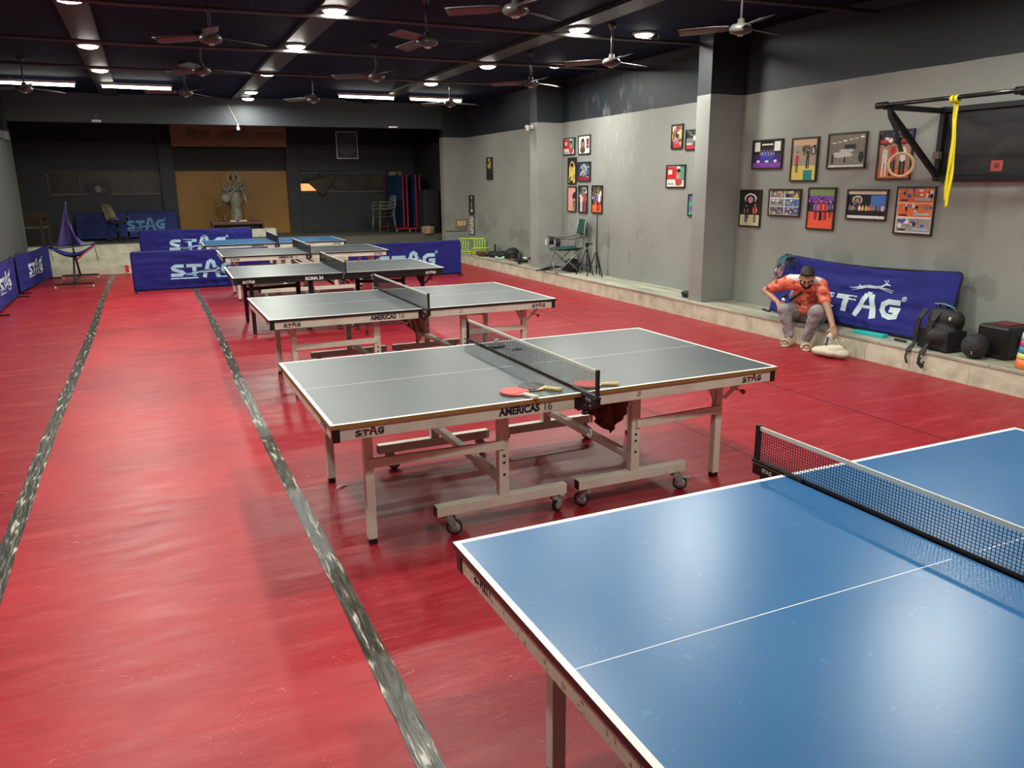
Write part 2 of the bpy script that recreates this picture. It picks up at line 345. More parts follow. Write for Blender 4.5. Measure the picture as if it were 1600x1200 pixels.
# ---- 2-D stroke glyphs for the four-letter mark
def stroke(pts, w):
    """quads of a mitred polyline of width w"""
    P = [Vector((p[0], p[1])) for p in pts]; n = len(P); Lf = []; Rt = []
    for i in range(n):
        d0 = (P[i] - P[i - 1]).normalized() if i else (P[1] - P[0]).normalized()
        d1 = (P[i + 1] - P[i]).normalized() if i < n - 1 else d0
        nn = Vector((-d0.y - d1.y, d0.x + d1.x)).normalized(); k = 1 / max(.45, nn.dot(Vector((-d0.y, d0.x))))
        ww = w[i] if isinstance(w, (list, tuple)) else w
        Lf.append(P[i] + nn * ww / 2 * k); Rt.append(P[i] - nn * ww / 2 * k)
    return [(Rt[i], Rt[i + 1], Lf[i + 1], Lf[i]) for i in range(n - 1)]
def logo_quads():
    """letters in a box about 4.3 wide and 1 high, with the underline: returns dict of quad lists"""
    q = []; W = .25
    def put(strokes, ox):
        for pts, w in strokes:
            for s in stroke(pts, w): q.append([Vector((v.x + ox, v.y)) for v in s])
    put([([(.84, .72), (.3, .72), (.13, .60), (.16, .50), (.72, .30), (.80, .2), (.66, .11), (-.02, .11)], W * .9)], 0)
    put([([(-.05, .72), (.95, .72)], W * .9), ([(.45, .68), (.42, 0)], W * 1.05)], 1.05)
    put([([(.05, -.12), (.42, 1.0)], W), ([(.42, 1.0), (.66, 1.0)], W * .9), ([(.66, 1.0), (.98, -.12)], W * 1.05), ([(.28, .38), (.8, .38)], W * .6)], 2.05)
    put([([(.96, .78), (.42, .78), (.18, .62), (.15, .36), (.32, .14), (.62, .08), (.84, .14), (.86, .42), (.5, .42)], W)], 3.2)
    for a, b in ((-.05, 1.7), (2.9, 4.1)): q.append([Vector((a, -.16)), Vector((b, -.16)), Vector((b, -.08)), Vector((a, -.08))])
    return q
def deer_quads():
    """a leaping antlered animal, 2.2 wide"""
    q = []
    for pts, w in [([(.55, .22), (.9, .30), (1.3, .30), (1.55, .36)], [.10, .2, .18, .16]),
                   ([(1.5, .34), (1.72, .52), (1.80, .56)], [.14, .09, .1]), ([(1.78, .57), (1.98, .5)], [.1, .05]),
                   ([(1.76, .58), (1.70, .72), (1.60, .78)], .025), ([(1.78, .58), (1.80, .74), (1.74, .84)], .025),
                   ([(1.5, .3), (1.85, .26), (2.15, .16)], [.1, .05, .03]), ([(1.45, .27), (1.75, .16), (2.1, .04)], [.1, .05, .03]),
                   ([(.62, .24), (.3, .14), (0, .10)], [.13, .06, .03]), ([(.7, .2), (.35, .03), (.08, -.05)], [.12, .06, .03]), ([(.56, .26), (.44, .36)], [.06, .02])]:
        q += [[Vector(v) for v in s] for s in stroke(pts, w)]
    return q
def quads_mesh(mb, quads, fn, cell, mi=0):
    """lay 2-D quads on a surface fn(x,y), cut into cells so they follow it"""
    for a, b, c, d in quads:
        nu = max(1, int(((b - a).length) / cell)); nv = max(1, int(((d - a).length) / cell))
        mb.grid(lambda u, v: fn(*((a * (1 - u) + b * u) * (1 - v) + (d * (1 - u) + c * u) * v)), nu, nv, mi, True)

# ================================================================== SETTING
XL, XW, XF, YN, YP, YB = -2.5, 7.4, 6.78, -3.0, 19.35, 22.8
STG = .60
struct(MB().b2((XL - .2, YN - .2, -.15), (XW + .2, 19.6, 0)).build('floor', M_FLOOR))
def tape(x, y0, y1, wd, seed):
    rnd = random.Random(seed); n = 160; vs = []; mb = MB()
    L_ = []; R_ = []
    for i in range(n + 1):
        y = y0 + (y1 - y0) * i / n; f = noise.noise(Vector((x * 3, y * 1.3, seed)))
        f2 = noise.noise(Vector((x * 3, y * 9, seed + 4)))
        L_.append((x - wd / 2 - .014 * abs(f) - .012 * max(0, f2) + .012 * math.sin(y * .7), y, .0016)); R_.append((x + wd / 2 + .008 * f + .012 * math.sin(y * .7), y, .0016))
    for i in range(n): mb.poly([L_[i], R_[i], R_[i + 1], L_[i + 1]])
    return mb
M_TAPE = tape_mat()
tg = 'worn tapes over the seams of the red mats'
tag(tape(.64, .5, 19.4, .085, 1).build('floor_tape', M_TAPE, solid=.001), 'worn black seam tape on the red floor, beside the table ends', 'tape', tg)
tag(tape(-.88, 1.5, 19.4, .09, 2).build('floor_tape', M_TAPE, solid=.001), 'worn black seam tape on the red floor, nearer the curtain', 'tape', tg)
M_SEAM = mat('dark_seam', (.05, .012, .012), .5)
for k, x in enumerate((3.65, 5.18)):
    struct(MB().b2((x - .006, 2, .0004), (x + .006, 19.4, .0016)).build('trim_%d' % (k + 1), M_SEAM))
# ceiling
struct(MB().b2((XL - .2, YN - .2, CEIL), (XW + .2, YB + .2, CEIL + .15)).build('ceiling', M_CEIL))
# walls
struct(MB().b2((XW, YN - .2, -.15), (XW + .2, YP, CEIL)).build('wall_right', M_WALL))
struct(MB().b2((XL - .2, YN - .2, -.15), (XL, YP, CEIL)).build('wall_left', M_WALL))
struct(MB().b2((XL, YN - .2, -.15), (XW, YN, CEIL)).build('wall_near', M_WALL))
# stage opening: right jamb, left jamb, lintel
struct(MB().b2((6.8, YP, -.15), (XW + .2, YP + .25, CEIL)).build('wall_stage_front', M_WALL))
struct(MB().b2((XL - .2, YP, -.15), (-2.43, YP + .25, CEIL)).build('wall_stage_side', M_WALL))
struct(MB().b2((-2.43, YP, 3.17), (6.8, YP + .25, CEIL)).build('trim_3', M_LINTEL))
struct(MB().b2((7.12, YP + .25, 0), (7.3, YB, CEIL)).build('wall_stage_right', M_STAGEW))
struct(MB().b2((-3.1, YP + .25, 0), (-2.9, YB, CEIL)).build('wall_stage_left', M_STAGEW))
# back wall with two long window openings
WINS = [(-2.2, .36, 1.69, 2.25), (3.84, 6.33, 1.68, 2.20)]
mb = MB(); Yb = YB
for a, b, z0, z1 in [(-3.1, 7.3, 0, 1.68), (-3.1, 7.3, 2.25, CEIL), (-3.1, -2.2, 1.68, 2.25), (.36, 3.84, 1.68, 2.25), (6.33, 7.3, 1.68, 2.25)]:
    mb.b2((a, Yb, z0), (b, Yb + .2, z1))
struct(mb.build('wall_back', M_STAGEW))
mb = MB()
mb.b2((.36, Yb - .12, STG), (.70, Yb, 3.7)); mb.b2((3.50, Yb - .12, STG), (3.80, Yb, 3.7)); struct(mb.build('trim_4', M_STAGEW))
M_WGLASS = mat('dusty_window_film', (.045, .042, .035), .25, var=(3, (.07, .062, .05), .4, .7))
M_WFR = mat('grey_window_frame', (.10, .10, .095), .5)
for k, (a, b, z0, z1) in enumerate(WINS):
    o = struct(MB().b2((a, Yb + .06, z0), (b, Yb + .08, z1)).build('window_%d' % (k + 1), M_WGLASS))
    mb = MB()
    for q in (a, b - .03, a + (b - a) * .27, a + (b - a) * .73): mb.b2((q, Yb + .02, z0), (q + .03, Yb + .06, z1))
    mb.b2((a, Yb + .02, z0), (b, Yb + .06, z0 + .03)); mb.b2((a, Yb + .02, z1 - .03), (b, Yb + .06, z1))
    mb.build('window_frame', M_WFR, o)
    MB().b2((a - .02, Yb - .04, z0 - .03), (b + .02, Yb + .01, z0)).build('window_sill', M_WFR, o)
# the lit view through the broken pane of the right window
o = MB().b2((3.86, Yb + .045, 1.71), (4.42, Yb + .052, 1.90)).build('lit_pane', mat('street_glow', (.4, .1, .02), .5, emit=((1.0, .33, .12), 1.6), var=(14, (.05, .01, .01), .5, .7)), bpy.data.objects['window_2'])
MB().b2((3.86, Yb + .045, 1.90), (4.42, Yb + .052, 2.16)).build('dark_pane', mat('night_glass', (.002, .001, .004), .2), bpy.data.objects['window_2'])
# stage with two steps
struct(MB().b2((-3.1, 20.1, 0), (7.12, YB, STG)).build('floor', [M_STAGEF]))
mb = MB(); mb.b2((-2.5, 19.5, 0), (7.12, 19.8, .2)); mb.b2((-2.5, 19.8, 0), (7.12, 20.1, .4)); mb.b2((-2.5, 20.08, 0), (3.2, 20.4, STG + .004)); struct(mb.build('trim_6', M_STONE, bevel=.012))
# side ledge
mb = MB(); mb.b2((XF + .02, YN, 0), (XW, 19.5, .20)); struct(mb.build('trim_7', M_STONE))
rn = random.Random(3); y = YN; k = 8
mb = MB()
while y < 19.4:
    l = 1.0 + rn.random() * .25; mb.b2((XF, y + .003, .20), (XW, min(19.5, y + l) - .003, .232)); y += l
struct(mb.build('trim_8', M_STONET, bevel=.006))
mb = MB(); y = YN
while y < 19.4:
    l = .6; mb.b2((XF + .008, y + .002, 0), (XF + .02, min(19.5, y + l) - .002, .2)); y += l
struct(mb.build('trim_9', M_STONE))
# pillars
struct(MB().b2((6.86, 8.93, .232), (XW, 9.22, CEIL)).build('wall_pillar_near', M_PILLAR, bevel=.006))
struct(MB().b2((6.85, 14.12, .232), (XW, 14.42, CEIL)).build('wall_pillar_far', M_PILLAR, bevel=.006))
# ceiling beams
for k, x in enumerate((-.5, 2.05, 5.0)):
    struct(MB().b2((x - .16, YN, CEIL - .05), (x + .16, YP, CEIL + .01)).build('trim_%d' % (10 + k), M_BEAM))
# orange panel and fascia
struct(MB().b2((.70, Yb - .03, STG), (3.50, Yb, 2.24)).build('trim_13', mat('ochre_panel_paint', (.42, .20, .03), .45, var=(1.2, (.34, .15, .018), .35, .7))))
struct(MB().b2((.68, 22.35, 2.84), (3.50, 22.6, 3.40)).build('trim_14', mat('brown_fascia_laminate', (.30, .13, .07), .45, var=(3, (.24, .10, .055), .4, .7, (1, 1, 9)))))
struct(MB().b2((.70, Yb - .02, 2.24), (3.50, Yb, 2.84)).build('trim_15', mat('recess_shade', (.022, .02, .016), .6)))  # dark sheet: the shade of the recess is put into its colour

# ================================================================== LIGHTS
M_LENS = mat('lamp_lens', (1, 1, 1), .4, emit=((1.0, .96, .88), 30))
M_TUBE = mat('tube_glow', (1, 1, 1), .4, emit=((1.0, .97, .85), 14))
mb = MB().lathe([(.001, .015), (.135, .015), (.15, 0), (.135, -.012), (.122, -.014)], n=28)
lamp0 = thing('ceiling_downlight', '', 'ceiling light', (0, 0, 0), 0, 'round ceiling downlights')
mb.build('housing', mat('lamp_housing', (.5, .5, .48), .4), lamp0)
MB().lathe([(.001, -.0125), (.12, -.0125), (.11, -.028), (.06, -.042), (.001, -.048)], n=28).build('lens', M_LENS, lamp0)
la = bpy.data.lights.new('downlight', 'AREA'); la.shape = 'DISK'; la.size = .22; la.energy = LAMP_W; la.color = (.98, 1.0, .90); la.spread = R(175)
lo = bpy.data.objects.new('bulb', la); COL.objects.link(lo); lo.parent = lamp0; lo.location = (0, 0, -.052)
LBL = ['round downlight above the left floor strip, the nearer of the two on the left beam', 'round downlight just in front of the white tube, on the left beam',
 'downlight on the middle beam at the top edge of the photo', 'second downlight along the middle beam', 'third downlight along the middle beam, level with the wall fans',
 'downlight on the middle beam, upper of the close pair before the stage', 'downlight on the middle beam, lower of the close pair before the stage',
 'bright downlight on the right beam nearest the camera', 'downlight hanging beside the right beam, towards the wall with photos',
 'downlight nearest the far grey pillar', 'oval-looking downlight on the right beam above the tube lights', 'small far downlight on the right beam just above the tubes']
for i, (x, y) in enumerate(LAMPS):
    lb = LBL[i] if i < len(LBL) else 'round ceiling downlight above or behind the camera, out of the frame'
    z = CEIL - (.066 if abs(x + .5) < .2 or abs(x - 2.05) < .2 or abs(x - 5.0) < .2 else .016)
    if i == 0: lamp0['label'] = lb; lamp0.location = (x, y, z)
    else: dup(lamp0, lb, (x, y, z))
tube0 = thing('tube_light', 'first yellowish tube light from the left, cut by the photo edge', 'ceiling light', (0, 0, 0), 0, 'ceiling tube lights')
MB().b2((-.60, -.025, 0), (.60, .025, .045)).build('batten', mat('tube_batten', (.5, .5, .48), .4), tube0)
for q_ in (-.4, .4): MB().cyl((q_, 0, .04), (q_, 0, .10), .006, 8).build('hanger', M_STEEL, tube0)
MB().cyl((-.575, 0, -.015), (.575, 0, -.025), .028).build('tube', M_TUBE, tube0)
la = bpy.data.lights.new('tubelight', 'AREA'); la.shape = 'RECTANGLE'; la.size = 1.15; la.size_y = .03; la.energy = TUBE_W; la.color = (1, .96, .84)
lo = bpy.data.objects.new('bulb', la); COL.objects.link(lo); lo.parent = tube0; lo.location = (0, 0, -.056)
TB = [(-2.05 + .5, 16.83, 'yellowish tube light at the left edge of the photo'), (.04, 16.87, 'white tube light beside the left beam'),
      (4.40, 17.2, 'white tube light left of the right-hand pair'), (5.95, 17.27, 'white tube light right of the right-hand pair, towards the photo wall')]
for i, (x, y, lb) in enumerate(TB):
    if i == 0: tube0['label'] = lb; tube0.location = (x, y, CEIL - .10)
    else: dup(tube0, lb, (x, y, CEIL - .10))

# conduits across the ceiling
for k, (y, z, lb) in enumerate([(6.86, 3.62, 'conduit pipe across the ceiling at the nearest fan row'), (9.20, 3.62, 'conduit pipe across the ceiling at the second fan row'),
        (11.66, 3.62, 'conduit pipe crossing the ceiling just behind the left nearest downlight'), (14.08, 3.62, 'thin conduit pipe crossing the ceiling in front of the tube lights')]):
    mb = MB(); mb.tube([(XL, y, z), (0, y + .02, z - .02), (2.6, y, z), (5, y + .03, z - .01), (XW, y, z)], .022, 8)
    for x in (-1.8, 1.2, 3.6, 6.2): mb.cyl((x, y, z), (x, y, CEIL - .002), .006, 6)
    tag(mb.build('conduit_pipe', mat('conduit_grey', (.07, .065, .06), .4)), lb, 'pipe', 'ceiling conduits')

# ceiling fans
M_FAN = mat('brown_fan_enamel', (.06, .055, .05), .35)
fan0 = thing('ceiling_fan', '', 'fan', (0, 0, 0), 0, 'brown ceiling fans')
MB().cyl((0, 0, .05), (0, 0, CEIL - 3.30), .012, 10).build('down_rod', M_FAN, fan0)
MB().lathe([(.001, .09), (.03, .09), (.035, .05), (.09, .035), (.115, .0), (.105, -.03), (.06, -.05), (.001, -.055)]).build('motor', M_FAN, fan0)
MB().lathe([(.001, -.048), (.035, -.05), (.03, -.066), (.001, -.07)]).build('cap', M_STEEL, fan0)
MB().lathe([(.001, CEIL - 3.30 - .09), (.02, CEIL - 3.30 - .09), (.06, CEIL - 3.30 - .01), (.001, CEIL - 3.30)]).build('canopy', M_FAN, fan0)
for k in range(3):
    a = 2 * PI * k / 3; rt = Matrix.Rotation(a, 3, 'Z')
    def bl(u, v):
        r_ = .11 + .49 * u; wv = (.035 + .04 * min(1, u * 3)) * (2 * v - 1)
        return rt @ Vector((r_, wv, .012 + .018 * (2 * v - 1) - .01 * u))
    MB().grid(bl, 10, 3).build('blade', M_FAN, fan0, solid=.004)
FANS = [(.75, 9.03, .45, 'brown ceiling fan in the left bay, nearest the camera'), (.81, 11.5, .1, 'brown ceiling fan in the left bay, second from the camera'),
        (.73, 14.25, .9, 'brown ceiling fan in the left bay just right of the white tube'), (2.83, 8.44, -.35, 'brown ceiling fan at the centre with one blade pointing up the photo'),
        (3.05, 11.34, .55, 'brown ceiling fan in the middle bay directly above the right tube pair'), (3.04, 6.68, .5, 'brown ceiling fan cut by the top edge of the photo'),
        (5.45, 6.68, .25, 'brown ceiling fan nearest the near grey pillar'), (5.4, 9.02, .3, 'brown ceiling fan hanging before the dark upper wall between the pillars'),
        (5.38, 11.29, .4, 'brown ceiling fan in front of the far grey pillar'), (2.8, 14.59, .2, 'small far ceiling fan left of the right tube pair'),
        (-1.5, 14.4, .7, 'ceiling fan under the yellowish tube at the left edge'), (5.3, 14.6, .15, 'small far ceiling fan below the right-hand tube light')]
for i, (x, y, a, lb) in enumerate(FANS):
    if i == 0: fan0['label'] = lb; fan0.location = (x, y, 3.30); fan0.rotation_euler.z = a
    else: dup(fan0, lb, (x, y, 3.30), a)

# ================================================================== TABLES
TL, TW, TZ = 2.74, 1.525, .76
LQ = logo_quads()
def logo_on(mb, org, xd, yd, h, mi, quads=LQ, off=0.0):
    m = frame_mtx(org, xd, yd)
    for q in quads: mb.poly([m @ Vector((p.x * h, p.y * h, off)) for p in q], mi)
def caster(name, parent, x, y, z, a, brake, frame=M_CREAM):
    e = None
    mb = MB(); rt = Matrix.Rotation(a, 3, 'Z')
    mb.cyl((x, y, z + .002), (x, y, z + .02), .024, 16)
    for s in (-1, 1): mb.bar(Vector((x, y, z + .03)) + rt @ Vector((.0, s * .019, 0)), Vector((x, y, z - .035)) + rt @ Vector((.035, s * .019, 0)), .004, .04)
    mb.box(Vector((x, y, z - .002)) + rt @ Vector((.004, 0, 0)), (.05, .044, .012), 0, rt)
    if brake: mb.box(Vector((x, y, z - .012)) + rt @ Vector((.065, 0, 0)), (.06, .034, .008), 0, rt)
    o = mb.build('caster', M_GREYW, parent, bevel=.002)
    c = Vector((x, y, .045)) + rt @ Vector((.035, 0, 0))
    ax = rt @ Vector((0, 1, 0)); q = Matrix.Rotation(a, 3, 'Z')
    MB().lathe([(.001, -.013), (.038, -.013), (.044, -.009), (.044, .009), (.038, .013), (.001, .013)], c, 'Y', 28, rot=q).build('tyre', M_RUBBER, o)
    mb = MB().lathe([(.008, -.016), (.034, -.0145), (.034, .0145), (.008, .016)], c, 'Y', 24, rot=q); mb.build('wheel_hub', M_GREYW, o)
    return o
def make_table(label, top, edge, body, loc, rz, model, modelmat, tops='table_tennis_table', legs=True, stay=True, smark=M_NAVY, darkleg=False, dirty=False, gold=False):
    t = thing(tops, label, 'table tennis table', loc, rz, 'table tennis tables in a row')
    G = .012
    for s in (-1, 1):
        x0, x1 = (-TL / 2, -G) if s < 0 else (G, TL / 2)
        tp = MB().b2((x0, -TW / 2, TZ - .022), (x1, TW / 2, TZ - .0006)).build('tabletop', [edge], t)
        cx0, cx1 = (x0 + .02, x1) if s < 0 else (x0, x1 - .02)
        MB().b2((cx0, -TW / 2 + .02, TZ - .0008), (cx1, TW / 2 - .02, TZ)).build('playing_surface', top, tp)
        mb = MB()
        for sy in (-1, 1): mb.b2((x0, sy * TW / 2 - (0 if sy < 0 else .02), TZ - .0008), (x1, sy * TW / 2 + (.02 if sy < 0 else 0), TZ + .0002))
        if s < 0: mb.b2((x0, -TW / 2 + .02, TZ - .0008), (x0 + .02, TW / 2 - .02, TZ + .0002))
        else: mb.b2((x1 - .02, -TW / 2 + .02, TZ - .0008), (x1, TW / 2 - .02, TZ + .0002))
        mb.b2((cx0 + (0 if s < 0 else .05), -.0015, TZ), (cx1 - (.05 if s < 0 else 0), .0015, TZ + .0004))
        mb.build('line_marking', M_WHITE, tp)
        # steel apron
        mb = MB(); a0, a1 = (x0 + .012, x1 - .0) if s < 0 else (x0, x1 - .012); zt, zb = TZ - .022, TZ - .088
        for sy in (-1, 1): mb.b2((a0, sy * (TW / 2 - .012), zb), (a1, sy * (TW / 2 - .042), zt))
        ex = a0 if s < 0 else a1
        mb.b2((ex, -TW / 2 + .042, zb), (ex - s * .03, TW / 2 - .042, zt))
        ap = mb.build('apron', M_DIRTY if dirty else body, t, bevel=.003)
        mb = MB()
        for sy in (-1, 1):
            mb.b2((ex + s * .004, sy * (TW / 2 - .008), zb - .004), (ex - s * .034, sy * (TW / 2 - .05), zt))
            ix = a1 if s < 0 else a0; mb.b2((ix + s * (.0 if s > 0 else 0), sy * (TW / 2 - .009), zb), (ix + s * .035, sy * (TW / 2 - .045), zt))
        mb.build('corner_cap', M_BLACK, ap, bevel=.004)
        zc = (zt + zb) / 2
        # printed marks on the near apron
        h = .034
        mb = MB(); yf = -TW / 2 + .0108
        if s < 0: ox = -TL / 2 + .12
        else: ox = TL / 2 - .26
        logo_on(mb, (ox, yf, zc - h * .45), (1, 0, 0), (0, 0, 1), h, 0)
        if smark is M_NAVY: logo_on(mb, (ox + h * .9, yf - .0006, zc - h * .15), (1, 0, 0), (0, 0, 1), h * .95, 1, deer_quads())
        mb.build('brand_mark', [smark, M_RED], ap)
        if s < 0:
            text('model_lettering', model[0], .056, modelmat, ap, frame_mtx((-.375, yf - .0003, zc + .002), (1, 0, 0), (0, 0, 1)), bold=model[1], sx=model[2])
            if model[3]: text('model_number', model[3], .062, mat('grey_ink', (.12, .12, .12), .5), ap, frame_mtx((-.375 + model[4], yf - .0003, zc + .002), (1, 0, 0), (0, 0, 1)), sx=.95)
        else:
            mb = MB(); ox = .36
            for q in stroke([(0, .4), (.1, .05), (.35, .0), (.6, .15), (.65, .45)], .12) + stroke([(.4, .35), (.75, .8)], .1) + stroke([(-.1, -.15), (.8, -.15)], .05): mb.poly([(ox + v.x * .03, yf, zc - .008 + v.y * .03) for v in q])
            mb.ell((ox + .009, yf, zc + .012), (.0045, .0005, .0045), nu=10, nv=6); mb.build('approval_mark', smark, ap)
        if s < 0:
            mb = MB(); logo_on(mb, (ex - .0008, -TW / 2 + .30, zc - h * .45), (0, -1, 0), (0, 0, 1), h, 0); mb.build('end_mark', smark, ap)
        # legs
        for sy in (-1, 1):
            lx = s * 1.135; ly = sy * .50
            o = MB().b2((lx - .024, ly - .024, .03), (lx + .024, ly + .024, zt)).build('leg', body, t, bevel=.003)
            MB().b2((lx - .022, ly - .022, 0), (lx + .022, ly + .022, .032)).build('foot_cap', M_BLACK, o, bevel=.003)
        MB().bar((s * 1.135, -.476, zb - .05), (s * 1.135, .476, zb - .05), .03, .05).build('cross_beam', body, t)
        if legs:
            bx0, bx1, ux = (-.80, -.005, -.40) if s < 0 else (.075, .84, .46)
            for sy in (-1, 1):
                uy = sy * .575
                o = MB().b2((bx0, uy - .027, .118), (bx1, uy + .027, .178)).build('base_bar', body, t, bevel=.003)
                mb = MB()
                for q in (bx0, bx1): mb.b2((q - .004, uy - .024, .121), (q + .004, uy + .024, .175))
                mb.build('end_cap', M_BLACK, o)
                o = MB().b2((ux - .03, uy - .024, .178), (ux + .03, uy + .024, zt)).build('upright', body, t, bevel=.003)
                for z in (.30, .37, .41): MB().cyl((ux, uy - .0245, z), (ux, uy - .026, z), .008, 12).build('adjusting_hole', M_BLACK, o)
                MB().bar((s * 1.135, sy * .528, .46), (ux, sy * .60, .475), .02, .05).build('side_rail', body, t, bevel=.002)
                caster('caster', t, bx0 + .07, uy, .095, -.5 if s < 0 else 2.4, False)
                caster('caster', t, bx1 - .07, uy, .095, .5 if s < 0 else -.6, sy < 0)
            MB().bar((ux, -.55, .26), (ux, .55, .26), .05, .04).build('cross_beam', body, t, bevel=.003)
            MB().cyl((s * .10, -.55, .60), (s * .10, .55, .60), .012, 10).build('safety_rod', body, t)
        if stay and s > 0:
            mb = MB().bar((s * 1.16, -.53, .53), (s * 1.27, -.60, zb), .012, .022); mb.cyl((s * 1.20, -.545, .60), (s * 1.24, -.60, .585), .007, 8)
            o = mb.build('support_stay', M_CREAM if body is M_CREAM else M_BLACKM, t)
            MB().ell((s * 1.245, -.61, .58), (.016, .016, .016)).build('clamp_knob', M_RED, o)
            MB().bar((s * 1.05, -.50, zb), (s * 1.12, -.50, zb - .14), .02, .04).build('gusset', body, t)
    return t
def make_net(label, loc, rz, white_base=False):
    n = thing('table_tennis_net', label, 'net', loc, rz, 'clamped nets across the tables')
    H, hw = .1525, .915
    # threads, sagging a little to the middle
    mb = MB(); cx = int(2 * hw / .0125); cz = 11; th = .0016; z0 = .012; z1 = H - .014
    for i in range(cx + 1):
        y = -hw + 2 * hw * i / cx; mb.b2((-th / 2, y - th / 2, z0), (th / 2, y + th / 2, z1))
    for j in range(cz + 1):
        z = z0 + (z1 - z0) * j / cz; mb.b2((-th / 2, -hw, z - th / 2), (th / 2, hw, z + th / 2))
    mb.build('net_mesh', mat('black_net_cord', (.012, .014, .02), .7), n)
    MB().b2((-.003, -hw - .005, H - .016), (.003, hw + .005, H + .001)).build('net_tape', mat('white_net_tape', (.70, .69, .62), .7), n, bevel=.001)
    MB().b2((-.004, -hw, .004), (.004, hw, .016)).build('net_cord', M_BLACK, n)
    for s in (-1, 1):
        o = MB().b2((-.009, s * hw - .008, -.02), (.009, s * hw + .012, H + .006)).build('net_post', M_BLACK, n, bevel=.002)
        mb = MB(); mb.b2((-.012, s * (TW / 2 - .10), .0015), (.012, s * (hw + .02), .014)); mb.b2((-.014, s * (TW / 2 + .006), -.045), (.014, s * (hw + .01), .0015))
        mb.bar((0, s * (TW / 2 - .05), -.105 + .0), (0, s * (hw - .03), -.055), .02, .012)
        c = mb.build('clamp', M_BLACKM, n, bevel=.002)
        mb = MB().cyl((0, s * (TW / 2 + .02), -.06), (0, s * (TW / 2 + .02), -.10), .008, 10); mb.cyl((0, s * (TW / 2 + .02), -.10), (0, s * (TW / 2 + .02), -.115), .017, 14)
        mb.build('clamp_screw', M_BLACK, c)
        if s < 0 or True:
            text('clamp_lettering', 'STAG', .022, mat('white_ink', (.7, .7, .68), .5), c, frame_mtx((-.0145, s * (TW / 2 + .08), -.018), (0, -1, 0), (0, 0, 1)))
    return n
AM = ('AMERICAS', .0024, .90, '16', .165)
TD = [ # x,y,rz
 (2.143, 1.447, .55), (2.029, 4.395, .695), (2.182, 7.651, .519), (2.222, 11.059, -.96), (2.363, 14.35, -.513), (2.249, 17.153, -.577)]
make_table('large blue table in the right foreground with white stained apron', M_TOPB, M_DARKEDGE, M_CREAM, (*TD[0][:2], 0), R(TD[0][2]), ('AMERICAS', .0022, .80, '16', .205), M_NAVY, dirty=True)
make_table('grey-topped table with exposed golden board edge, second from the camera', M_TOPG, M_GOLD, M_CREAM, (*TD[1][:2], 0), R(TD[1][2]), AM, M_NAVY)
make_table('grey-topped table with black edge and cream frame, in front of the black-framed table', M_TOPG, M_DARKEDGE, M_CREAM, (*TD[2][:2], 0), R(TD[2][2]), AM, M_NAVY)
make_table('grey-topped table with an all-black frame and white lettering', M_TOPG, M_DARKEDGE, M_BLACKM, (*TD[3][:2], 0), R(TD[3][2]), ('ROMA 24', .0026, .98, '', 0), M_WHITE, smark=M_WHITE)
make_table('grey-topped cream-framed table directly behind the black-framed table', M_TOPG, M_DARKEDGE, M_CREAM, (*TD[4][:2], 0), R(TD[4][2]), AM, M_NAVY)
make_table('blue-topped table farthest from the camera, nearest the stage', M_TOPB, M_DARKEDGE, M_CREAM, (*TD[5][:2], 0), R(TD[5][2]), AM, M_NAVY)
# the pull mark on the near table end
m_ = frame_mtx((TD[0][0] - TL / 2 + .0105, TD[0][1] + TW / 2 - .27, .705), (0, -1, 0), (0, 0, 1))
ap1 = [o for o in bpy.data.objects if o.name.startswith('apron')][0]
mi_ = Matrix.Translation((TD[0][0], TD[0][1], 0)) @ Matrix.Rotation(R(TD[0][2]), 4, 'Z')
for o in list(ap1.children):
    if o.name.startswith('end_mark'): bpy.data.objects.remove(o)
text('pull_lettering', 'PULL !', .036, M_NAVY, ap1, frame_mtx((-TL / 2 + .0114, TW / 2 - .235, .705), (0, -1, 0), (0, 0, 1)), bold=.0012, sx=.8)
mb = MB(); fm = frame_mtx((-TL / 2 + .0114, TW / 2 - .175, .702), (0, -1, 0), (0, 0, 1))
for pts in ([(-.03, 0), (-.008, .014), (-.008, -.014)], [(-.01, .005), (.014, .005), (.014, -.005), (-.01, -.005)]): mb.poly([fm @ Vector((a, b, 0)) for a, b in pts])
mb.build('arrow_mark', M_NAVY, ap1)
nets = ['net across the blue foreground table', 'net across the table with golden board edge, by the red bats', 'net across the third table from the camera',
        'net across the black-framed table', 'net across the fifth table, just behind the black-framed one', 'net across the farthest blue table']
net0 = make_net(nets[0], (*TD[0][:2], TZ), R(TD[0][2]))
for k in range(1, 6): dup(net0, nets[k], (*TD[k][:2], TZ), R(TD[k][2]))
